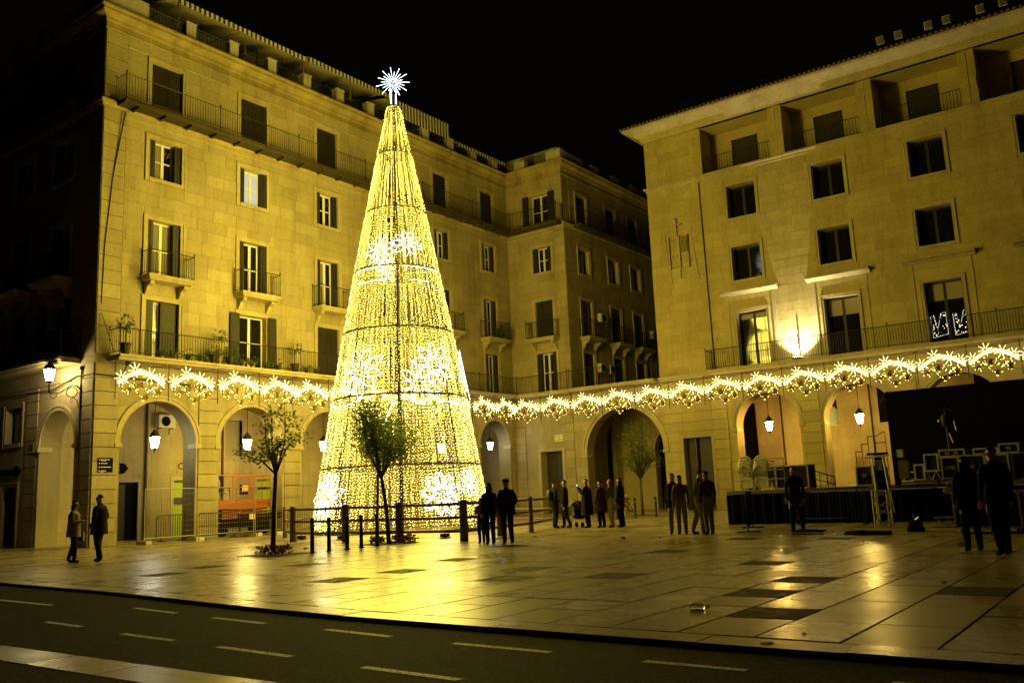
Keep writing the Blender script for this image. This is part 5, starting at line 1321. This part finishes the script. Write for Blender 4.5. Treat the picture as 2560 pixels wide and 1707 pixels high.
mb = MB(); mb.lathe((-6.75, 36, 3.1), [(.0, 0), (.1, .02), (.13, .15), (.13, .35), (.09, .45), (0, .46)], 10); mb.build('head', 'case', t); mb = MB(); mb.ball((-6.93, 35.9, 3.32), .055, 8, 5); mb.build('lens', 'metalbox', t)
mb = MB(); mb.tube([(-6.45, 36, 3.3), (-6.4, 36, 2.95)], .02, 5); mb.tube([(-6.65, 36, 2.85), (-6.55, 36, 2.5)], .022, 5); mb.build('arm', 'alu', t)
t = thing('truss_dolly', 'low metal trestle lying beside the big black trunk', 'trestle', (-5.1, 26, 0))
mb = MB(); mb.box(-5.42, -4.8, 25.9, 26.2, .24, .27)
for a, b in (((-5.35, .24), (-5.1, .02)), ((-5.1, .24), (-4.85, .02)), ((-4.85, .24), (-5.1, .02)), ((-5.3, .24), (-5.3, .02)), ((-5.1, .24), (-5.1, .02))): mb.tube([(a[0], 26, a[1]), (b[0], 26, b[1])], .012, 5)
mb.box(-5.42, -4.8, 25.95, 26.05, .0, .025); mb.build('frame', 'steel', t)
t = thing('tool_bag', 'black bag with a shiny item sticking out on the plaza near the stage', 'bag', (-5.5, 24.2, 0))
mb = MB(); mb.lathe((-5.5, 24.2, 0), [(.2, 0), (.22, .05), (.16, .22), (.09, .3), (.02, .32)], 10, 1, .7); mb.build('body', 'black', t, smooth=True); mb = MB(); mb.tube([(-5.48, 24.15, .28), (-5.38, 24.12, .36)], .02, 5); mb.tube([(-5.5, 24.2, .3), (-5.54, 24.2, .42)], .012, 5); mb.build('tool', 'alu', t)
def cables(label, pts, r, seed):
    rr = random.Random(seed); t = thing('cable_coil', label, 'cable', (pts[0][0], pts[0][1], 0), 'cables lying on the plaza before the stage')
    for k in range(4): mb = MB(); mb.tube([(x+rr.uniform(-.12, .12), y+rr.uniform(-.15, .15), .025+.015*k) for x, y in pts for _ in (0, 1)], r, 5); mb.build('cable', 'black', t)
cables('thick black cable bundle lying on the paving before the truss', [(-6.85, 23.05), (-6.5, 23.0), (-6.2, 22.95), (-5.85, 22.85)], .035, 3)
cables('short black cable lying left before the stage', [(-8.6, 24.4), (-8.2, 24.2), (-7.8, 24.1)], .02, 4)
t = thing('floor_plate', 'flat dark metal plate lying before the stage', 'plate', (-7.9, 23.5, 0)); mb = MB(); mb.obox((-7.9, 23.4, .02), (.8, .3, .03), .1); mb.build('plate', 'case', t)
barrier('crowd_barrier', 'dark blue crowd barrier at the left end of the stage', (-9.9, 24.3, 0), (-10.9, 27.2, 0), 'bluebar', 'blue barriers before the stage', 1.1)
barrier('crowd_barrier', 'dark blue crowd barrier along the stage front left of the cable', (-10.1, 28.6, 0), (-7.6, 28.4, 0), 'bluebar', 'blue barriers before the stage', 1.1)

# ------------------------------------------------------------------ bicycle, stroller, litter
t = thing('bicycle', 'city bicycle leaning beside the bollards before the street archway', 'bicycle', (-21.0, 37.5, 0))
def wheel(c, r):
    mb = MB(); mb.tube([(c[0], c[1]+r*math.cos(2*pi*i/28), c[2]+r*math.sin(2*pi*i/28)) for i in range(29)], .02, 6, False); wl = mb.build('wheel', mat('pale_rim', (.5, .45, .36), .4, .5), t)
    q = MB()
    for k in range(10): q.tube([c, (c[0], c[1]+r*math.cos(k*pi/5), c[2]+r*math.sin(k*pi/5))], .004, 3, False)
    q.build('spokes', 'steel', wl)
wheel((-21.1, 36.9, .34), .33); wheel((-21.1, 38.0, .34), .33)
mb = MB(); bx = -21.1
for a, b in (((38.0, .34), (37.6, .34)), ((37.6, .34), (37.5, .85)), ((38, .34), (37.52, .75)), ((37.6, .34), (37.05, .8)), ((37.52, .75), (37.08, .85)), ((36.9, .34), (37.1, 1.0))): mb.tube([(bx, *a), (bx, *b)], .02, 6)
mb.build('frame', 'barrier', t)
mb = MB(); mb.tube([(bx-.28, 37.25, 1.05), (bx-.2, 37.1, 1.06), (bx, 37.08, 1.02), (bx+.2, 37.1, 1.06), (bx+.28, 37.25, 1.05)], .014, 6); mb.build('handlebar', 'alu', t)
mb = MB(); mb.obox((bx, 37.5, .89), (.14, .27, .06)); mb.build('saddle', 'black', t)
mb = MB(); mb.tube([(bx-.1, 37.6, .2), (bx+.1, 37.6, .45)], .015, 5); mb.build('pedal', 'black', t)
sx_, sy_ = -18.5, 29.1
t = thing('stroller', 'dark folded-hood baby stroller between the groups of people', 'stroller', (sx_, sy_, 0))
for dx in (-.25, .25):
    for dy in (-.2, .25): mb = MB(); mb.tube([(sx_+dx*1.1-.02, sy_+dy, .1), (sx_+dx*1.1+.02, sy_+dy, .1)], .1, 14); mb.build('wheel', 'black', t)
    mb = MB(); mb.tube([(sx_+dx, sy_+.25, .12), (sx_+dx-.05, sy_-.05, .55), (sx_+dx-.12, sy_-.35, .98), (sx_+dx-.2, sy_-.4, 1.06), (sx_+dx-.26, sy_-.36, 1.0)], .016, 6); mb.tube([(sx_+dx, sy_-.2, .12), (sx_+dx-.02, sy_+.15, .6)], .016, 6); mb.build('frame', 'steel', t)
mb = MB(); mb.lathe((sx_, sy_+.05, .3), [(.1, 0), (.24, .08), (.27, .3), (.25, .42)], 10, 1, 1.2); mb.build('seat', 'black', t, smooth=True)
mb = MB(); mb.lathe((sx_, sy_, .66), [(.25, 0), (.27, .1), (.22, .24), (.1, .32), (.0, .33)], 10, 1, 1.15); mb.build('hood', 'case', t, smooth=True)
mb = MB(); mb.obox((sx_-.16, sy_-.25, .62), (.3, .16, .34)); mb.build('bag', 'plastic', t)
t = thing('plastic_bottle', 'crushed clear plastic bottle lying on the paving by the road', 'bottle', (-4.45, 9.4, 0))
mb = MB(); Rr = [(.0, 0), (.034, .002), (.04, .02), (.035, .05), (.04, .075), (.034, .1), (.04, .13), (.036, .155), (.016, .19), (.013, .2)]
mb.lathe((0, 0, 0), Rr, 12); o = mb.build('body', 'bottle', t, smooth=True, local=True); o.rotation_euler = (0, pi/2, .12); o.location = (-.13, 0, .035)
mb = MB(); mb.lathe((0, 0, .2), [(.016, 0), (.016, .02), (0, .021)], 10); o = mb.build('cap', 'white', t, local=True); o.rotation_euler = (0, pi/2, .12); o.location = (-.13, 0, .035)
def litter(label, x, y, s, m, seed):
    rr = random.Random(seed); t = thing('litter_scrap', label, 'litter', (x, y, 0), 'litter on the paving'); mb = MB()
    n = 7; top = [(x+s*math.cos(2*pi*i/n)*rr.uniform(.5, 1), y+s*math.sin(2*pi*i/n)*rr.uniform(.5, 1), rr.uniform(.004, s*.7)) for i in range(n)]
    mb.faces(top+[(x, y, s*.6), (x, y, .002)], [(i, (i+1) % n, n) for i in range(n)]+[((i+1) % n, i, n+1) for i in range(n)]); mb.build('scrap', m, t)
litter('crumpled pale wrapper on the paving before the stroller', -15.9, 22.6, .13, 'plastic', 1)
litter('small dark crumpled can right of the pale wrapper', -12.6, 22.0, .1, 'case', 2)
litter('dark scrap on the paving left of the ghostly legs', -11.6, 22.3, .08, 'case', 3)
litter('pale paper scrap left of the thin tree pit', -19.6, 14.6, .09, 'plastic', 4)
litter('small pale scrap between the thin tree and the fence', -20.9, 17.9, .12, 'plastic', 5)
litter('dark scrap on the paving right of the second glowing reflection', -2.6, 12.6, .05, 'case', 6)
litter('flat pale paper scrap near the dark figures at right', -3.6, 19.3, .12, 'plastic', 7)
litter('tiny dark scrap by the road edge under the crossing joints', -2.9, 8.2, .04, 'case', 8)
t = thing('water_cover', 'small round iron cover set in the kerb by the road', 'cover', (-3.05, 7.68, 0)); mb = MB(); mb.lathe((-3.05, 7.68, -.005), [(.055, 0), (.055, .01), (0, .011)], 14); mb.build('lid', 'iron', t)

# ------------------------------------------------------------------ people
PM = {}
def pm(name, c, r=.8):
    if name not in PM: PM[name] = mat('cloth_'+name, c, .95, spec=.08)
    return PM[name]
SKIN = mat('skin', (.42, .26, .17), .55); SHOE = pm('shoe', (.012, .01, .01), .5)
def person(label, x, y, face, h=1.72, top=(.02, .02, .022), legs=(.015, .015, .02), hair='short', haircol=(.02, .013, .008), coat=None, stride=.0, arms='down', hat=None, skirt=None, shoe=None, lean=0., build=1., bag=None, seed=0):
    rr = random.Random(seed+int(abs(x*100))); S = h/1.72
    t = thing('person', label, 'person', (x, y, 0), None, face)
    V, E_, RAD, GRP = [], [], [], []
    def v(p, r, g, par=None):
        q = Vector(p); k = (q.z-.9)/.8 if q.z > .9 else 0; q.y += lean*k*k
        V.append(q*S); RAD.append((r[0]*S*1.13, r[1]*S*1.13) if isinstance(r, tuple) else (r*S*1.13, r*S*1.13)); GRP.append(g)
        if par is not None: E_.append((par, len(V)-1))
        return len(V)-1
    b = build
    pel = v((0, 0, .95), (.15*b, .11*b), 'legs'); sp = v((0, .005, 1.13), (.135*b, .1*b), 'top', pel); ch = v((0, .0, 1.32), (.155*b, .11*b), 'top', sp); nb = v((0, -.01, 1.45), (.075, .065), 'top', ch)
    nk = v((0, .0, 1.505), .056, 'skin', nb); hd = v((0, .02, 1.58), (.07, .078), 'skin', nk); h2 = v((0, .02, 1.65), (.074, .085), 'skin', hd); v((0, .01, 1.7), (.05, .06), 'skin', h2)
    for s in (-1, 1):
        sh = v((s*.165*b, -.005, 1.4), .058*b, 'top', ch)
        if arms == 'down': pts = ((s*.215*b, -.02, 1.14), (s*.22*b, .05, .9))
        elif arms == 'pockets': pts = ((s*.24*b, -.06, 1.14), (s*.17*b, .1, .97))
        elif arms == 'phone': pts = ((s*.2, .12, 1.2), (s*.06, .3, 1.42))
        elif arms == 'fold': pts = ((s*.22, .06, 1.14), (s*.05, .2, 1.16))
        elif arms == 'forward': pts = ((s*.2, .12, 1.17), (s*.17, .36, 1.06))
        el = v(pts[0], .045*b, 'top', sh); wr = v(pts[1], .032, 'top', el)
        d = (Vector(pts[1])-Vector(pts[0])).normalized(); a = Vector((1, 0, 0)) if abs(d.x) < .8 else Vector((0, 1, 0)); a = (a-d*a.dot(d)).normalized(); n = d.cross(a)
        pa = v(Vector(pts[1])+d*.06, (.034, .02), 'skin', wr)
        for k, (off, L) in enumerate(((-.027, .07), (-.009, .082), (.009, .078), (.027, .06))):
            k1 = v(Vector(pts[1])+d*(.09+L*.4)+a*off, .0095, 'skin', pa); v(Vector(pts[1])+d*(.09+L)+a*off*1.1+n*.02, .008, 'skin', k1)
        v(Vector(pts[1])+d*.075-a*s*.05+n*.02, .01, 'skin', pa)
        hip = v((s*.085*b, 0, .89), .094*b, 'legs', pel); st = s*stride
        kn = v((s*.095, .03+st*.22, .5), .072*b, 'legs', hip); an = v((s*.105, -.03+st*.45-abs(stride)*.1*(s < 0), .09+(.06*abs(stride) if st < 0 else 0)), .054, 'legs', kn)
        he = v((s*.107, -.045+st*.45, .045), .042, 'shoe', an); v((s*.115, .12+st*.45, .035), (.042, .03), 'shoe', he)
    me = bpy.data.meshes.new('body_skeleton'); me.from_pydata(V, E_, []); o = bpy.data.objects.new('tmp', me); col.objects.link(o)
    o.modifiers.new('Skin', 'SKIN'); sv = me.skin_vertices[0].data
    for i, r in enumerate(RAD): sv[i].radius = r
    sv[0].use_root = True
    sb = o.modifiers.new('Sub', 'SUBSURF'); sb.levels = 1; sb.render_levels = 1
    bm_ = bpy.data.meshes.new_from_object(o.evaluated_get(bpy.context.evaluated_depsgraph_get()))
    bpy.data.objects.remove(o); bpy.data.meshes.remove(me)
    ms = [('top', pm(str(top), top)), ('legs', pm(str(legs), legs)), ('skin', SKIN), ('shoe', pm(str(shoe), shoe) if shoe else SHOE)]
    bm_.materials.clear(); idx = {}
    for k, (n_, m_) in enumerate(ms): bm_.materials.append(m_); idx[n_] = k
    for p in bm_.polygons:
        c = p.center; j = min(range(len(V)), key=lambda i: (V[i]-c).length-max(RAD[i])*.9); p.material_index = idx[GRP[j]]; p.use_smooth = True
    bo = bpy.data.objects.new('body', bm_); col.objects.link(bo); link(bo, t, True)
    hc = Vector((0, .02+lean*.8, 1.63))*S
    mb = MB(); mb.ball(hc+Vector((-.028, .083, .015))*S, .009*S, 6, 4); mb.ball(hc+Vector((.028, .083, .015))*S, .009*S, 6, 4); mb.build('eyes', 'black', t, local=True)
    mb = MB(); mb.lathe(hc+Vector((0, .088, -.028))*S, [(.016*S, 0), (.018*S, .008*S), (.009*S, .045*S), (.0, .05*S)], 6); mb.ball(hc+Vector((-.078, .0, -.01))*S, .022*S, 6, 4, (.5, 1, 1.4)); mb.ball(hc+Vector((.078, .0, -.01))*S, .022*S, 6, 4, (.5, 1, 1.4)); mb.build('nose_and_ears', SKIN, t, local=True, smooth=True)
    mb = MB(); mb.obox(hc+Vector((0, .088, -.055))*S, (.045*S, .012*S, .009*S)); mb.build('mouth', pm('lip', (.25, .1, .08)), t, local=True)
    hm = pm('hair'+str(haircol), haircol, .55); mb = MB(); n, k_ = 12, 7; pts, fs = [], []
    for i in range(k_+1):
        for j in range(n):
            th = 2*pi*j/n; bk = (1-math.sin(th))/2; lo = .35+1.25*bk; ph = lo*i/k_+.02
            r = .093*S*(1+rr.uniform(-.04, .05)); pts.append(hc+Vector((r*math.sin(ph)*math.cos(th)*.95, r*math.sin(ph)*math.sin(th)*1.06-.008*S, r*math.cos(ph)*1.02+.02*S)))
    fs = [(i*n+j, i*n+(j+1) % n, (i+1)*n+(j+1) % n, (i+1)*n+j) for i in range(k_) for j in range(n)]; mb.faces(pts, fs)
    if hair == 'long':
        P = []
        for z, wx_, wy_ in ((.0, .095, .075), (-.1, .1, .08), (-.2, .105, .07), (-.3, .09, .05), (-.36, .05, .03)):
            P += [hc+Vector((wx_*math.cos(pi+pi*j/8), -.03+wy_*math.sin(pi+pi*j/8), z))*S for j in range(9)]
        mb.faces(P, [(i*9+j, i*9+j+1, (i+1)*9+j+1, (i+1)*9+j) for i in range(4) for j in range(8)])
    mb.build('hair', hm, t, local=True, smooth=True)
    if hat:
        mb = MB(); mb.lathe(hc+Vector((0, .0, .03))*S, [(.1*S, 0), (.102*S, .03*S), (.09*S, .07*S), (.05*S, .095*S), (.0, .1*S)], 12, 1, 1.1); mb.obox(hc+Vector((0, .11, .035))*S, (.13*S, .09*S, .014*S)); mb.build('cap', pm('hat'+str(hat), hat), t, local=True, smooth=True)
    def skirtmesh(z0, z1, w0, w1, col_, name):
        mb = MB(); prof = [(z1, w1), ((z0*.5+z1*.5), (w0+w1)/2*1.0), (z0, w0)]; n = 16; P = []
        for z, w_ in prof: P += [Vector((w_*math.cos(2*pi*j/n)*(1+.03*math.sin(5*j)), (w_*.78)*math.sin(2*pi*j/n)+lean*max(0, z-.9)**2/.64, z))*S for j in range(n)]
        mb.faces(P, [(i*n+j, i*n+(j+1) % n, (i+1)*n+(j+1) % n, (i+1)*n+j) for i in range(2) for j in range(n)]); mb.build(name, pm(str(col_), col_), t, local=True, smooth=True)
    if coat is not None: skirtmesh(coat, 1.36, .225*b+(.9-coat)*.06, .19*b, top, 'coat')
    if skirt is not None: skirtmesh(skirt[0], 1.0, .24, .17, skirt[1], 'skirt')
    if bag == 'pack':
        mb = MB(); mb.lathe(Vector((0, -.2, 1.02))*S, [(.09*S, 0), (.15*S, .04*S), (.16*S, .25*S), (.12*S, .38*S), (.03*S, .41*S)], 10, 1, .62); p_ = mb.build('backpack', 'case', t, local=True, smooth=True)
    if bag == 'hand':
        mb = MB(); mb.obox(Vector((-.3, .0, .72))*S, (.12*S, .34*S, .24*S)); mb.tube([Vector((-.28, -.12, .83))*S, Vector((-.24, 0, 1.02))*S, Vector((-.28, .12, .83))*S], .01, 5); mb.build('handbag', 'case', t, local=True)
    return t
def face_to(x, y, tx, ty): return math.atan2(-(tx-x), ty-y)
BLK = (.02, .018, .018); NAVY = (.025, .03, .05); BRN = (.075, .045, .025); GREY = (.2, .18, .16)
person('woman in a belted beige coat with long dark hair and handbag at far left', -24.75, 13.0, face_to(-24.7, 13, -24, 13.6), 1.66, (.22, .17, .11), BLK, 'long', coat=.72, stride=.25, bag='hand', arms='fold')
person('tall figure in black coat beside the woman in beige at far left', -24.25, 13.45, face_to(-24.2, 13.4, -24.8, 13.1), 1.8, BLK, BLK, 'short', coat=.7, stride=.2, build=1.1, arms='pockets')
person('man with a flat cap and dark coat seen from behind before the log fence', -15.0, 19.95, face_to(-15, 20, -24, 26), 1.74, BLK, BLK, 'short', (.2, .18, .15), coat=.78, hat=(.05, .035, .02), arms='pockets', build=1.08, shoe=(.4, .36, .28))
person('woman with long hair in dark clothes left of the man with the cap', -15.65, 20.0, face_to(-15.6, 20, -24, 26), 1.66, BLK, BLK, 'long', coat=.85, stride=.12)
person('child in a pale padded jacket left of the two adults by the log fence', -16.2, 20.3, face_to(-16, 20, -24, 26), 1.25, (.2, .17, .11), BLK, 'short', stride=.2, arms='fold')
person('man with a dark backpack standing left of the stroller', -19.3, 28.7, face_to(-19, 28.7, -18, 30), 1.75, NAVY, BLK, 'short', bag='pack', arms='pockets')
person('dark-haired figure standing close behind the man with the backpack', -18.85, 28.75, face_to(-18.8, 28.7, -24, 27), 1.76, BLK, BLK, 'short', stride=.3)
person('figure in a long dark coat holding up a glowing phone right of the stroller', -17.7, 28.45, face_to(-17.7, 28.4, -24, 27), 1.76, BLK, BLK, 'short', coat=.45, arms='phone', build=1.15)
person('figure in dark coat beside the one with the phone', -17.2, 28.6, face_to(-17.2, 28.6, -22, 30), 1.68, BRN, BLK, 'short', coat=.6)
person('woman with long fair hair, grey jacket and white trousers', -16.95, 28.9, face_to(-17, 28.9, -19, 29), 1.72, GREY, (.62, .58, .5), 'long', (.16, .1, .05), stride=.1, arms='fold')
person('person in all black right behind the woman in white trousers', -16.6, 29.0, face_to(-16.6, 29, -19, 29), 1.74, BLK, BLK, 'long')
person('man in an open dark coat facing the camera left of the tall doorway', -12.05, 24.15, face_to(-12, 24, -4, 0), 1.72, BLK, (.16, .14, .11), 'short', (.1, .08, .06), coat=.75, arms='down', stride=.15)
person('person in brown jacket and grey trousers standing between two men', -11.7, 23.9, face_to(-11.7, 23.9, -14, 28), 1.66, (.16, .12, .06), (.2, .18, .13), 'short', stride=.15)
person('man bending slightly forward in dark jacket and light jeans', -11.15, 23.85, face_to(-11.1, 23.8, -8, 26), 1.76, BLK, (.25, .24, .2), 'short', lean=.14, stride=.25)
person('figure in dark jacket and jeans at the right of the small group', -10.8, 23.75, face_to(-10.8, 23.7, -13, 26), 1.74, BRN, (.2, .19, .16), 'short', stride=.2)
person('stage worker in black walking before the stage', -8.6, 24.6, face_to(-8.6, 24.6, -6, 10), 1.76, BLK, BLK, 'short', stride=.3)
person('man in dark reddish jacket standing beside the big black trunk at right', -2.55, 17.1, face_to(-2.5, 17, -6, 22), 1.78, (.014, .006, .005), (.006, .006, .006), 'short', stride=.2, build=1.1)
person('dark figure with long hair left of the man in the reddish jacket', -3.15, 18.0, face_to(-3.1, 18, -6, 24), 1.66, (.006, .006, .006), (.006, .006, .006), 'long', coat=.8)
person('child in a pale padded jacket at the right picture edge', -1.78, 16.3, face_to(-1.8, 16.3, -5, 22), 1.25, (.3, .25, .17), BLK, 'short', stride=.1)
ph = thing('phone', 'glowing phone held up by the figure in the long coat', 'phone', (-17.95, 28.3, 1.5))
d_ = face_to(-17.7, 28.45, -24, 27.)
mb = MB(); cx_, cy_ = -17.7-math.sin(d_)*.36, 28.45+math.cos(d_)*.36
mb.obox((cx_, cy_, 1.52), (.075, .01, .15), d_); mb.build('case', 'black', ph); mb = MB(); mb.obox((cx_+math.sin(d_)*.007, cy_-math.cos(d_)*.007, 1.52), (.068, .004, .14), d_); mb.build('screen', 'phone', ph)
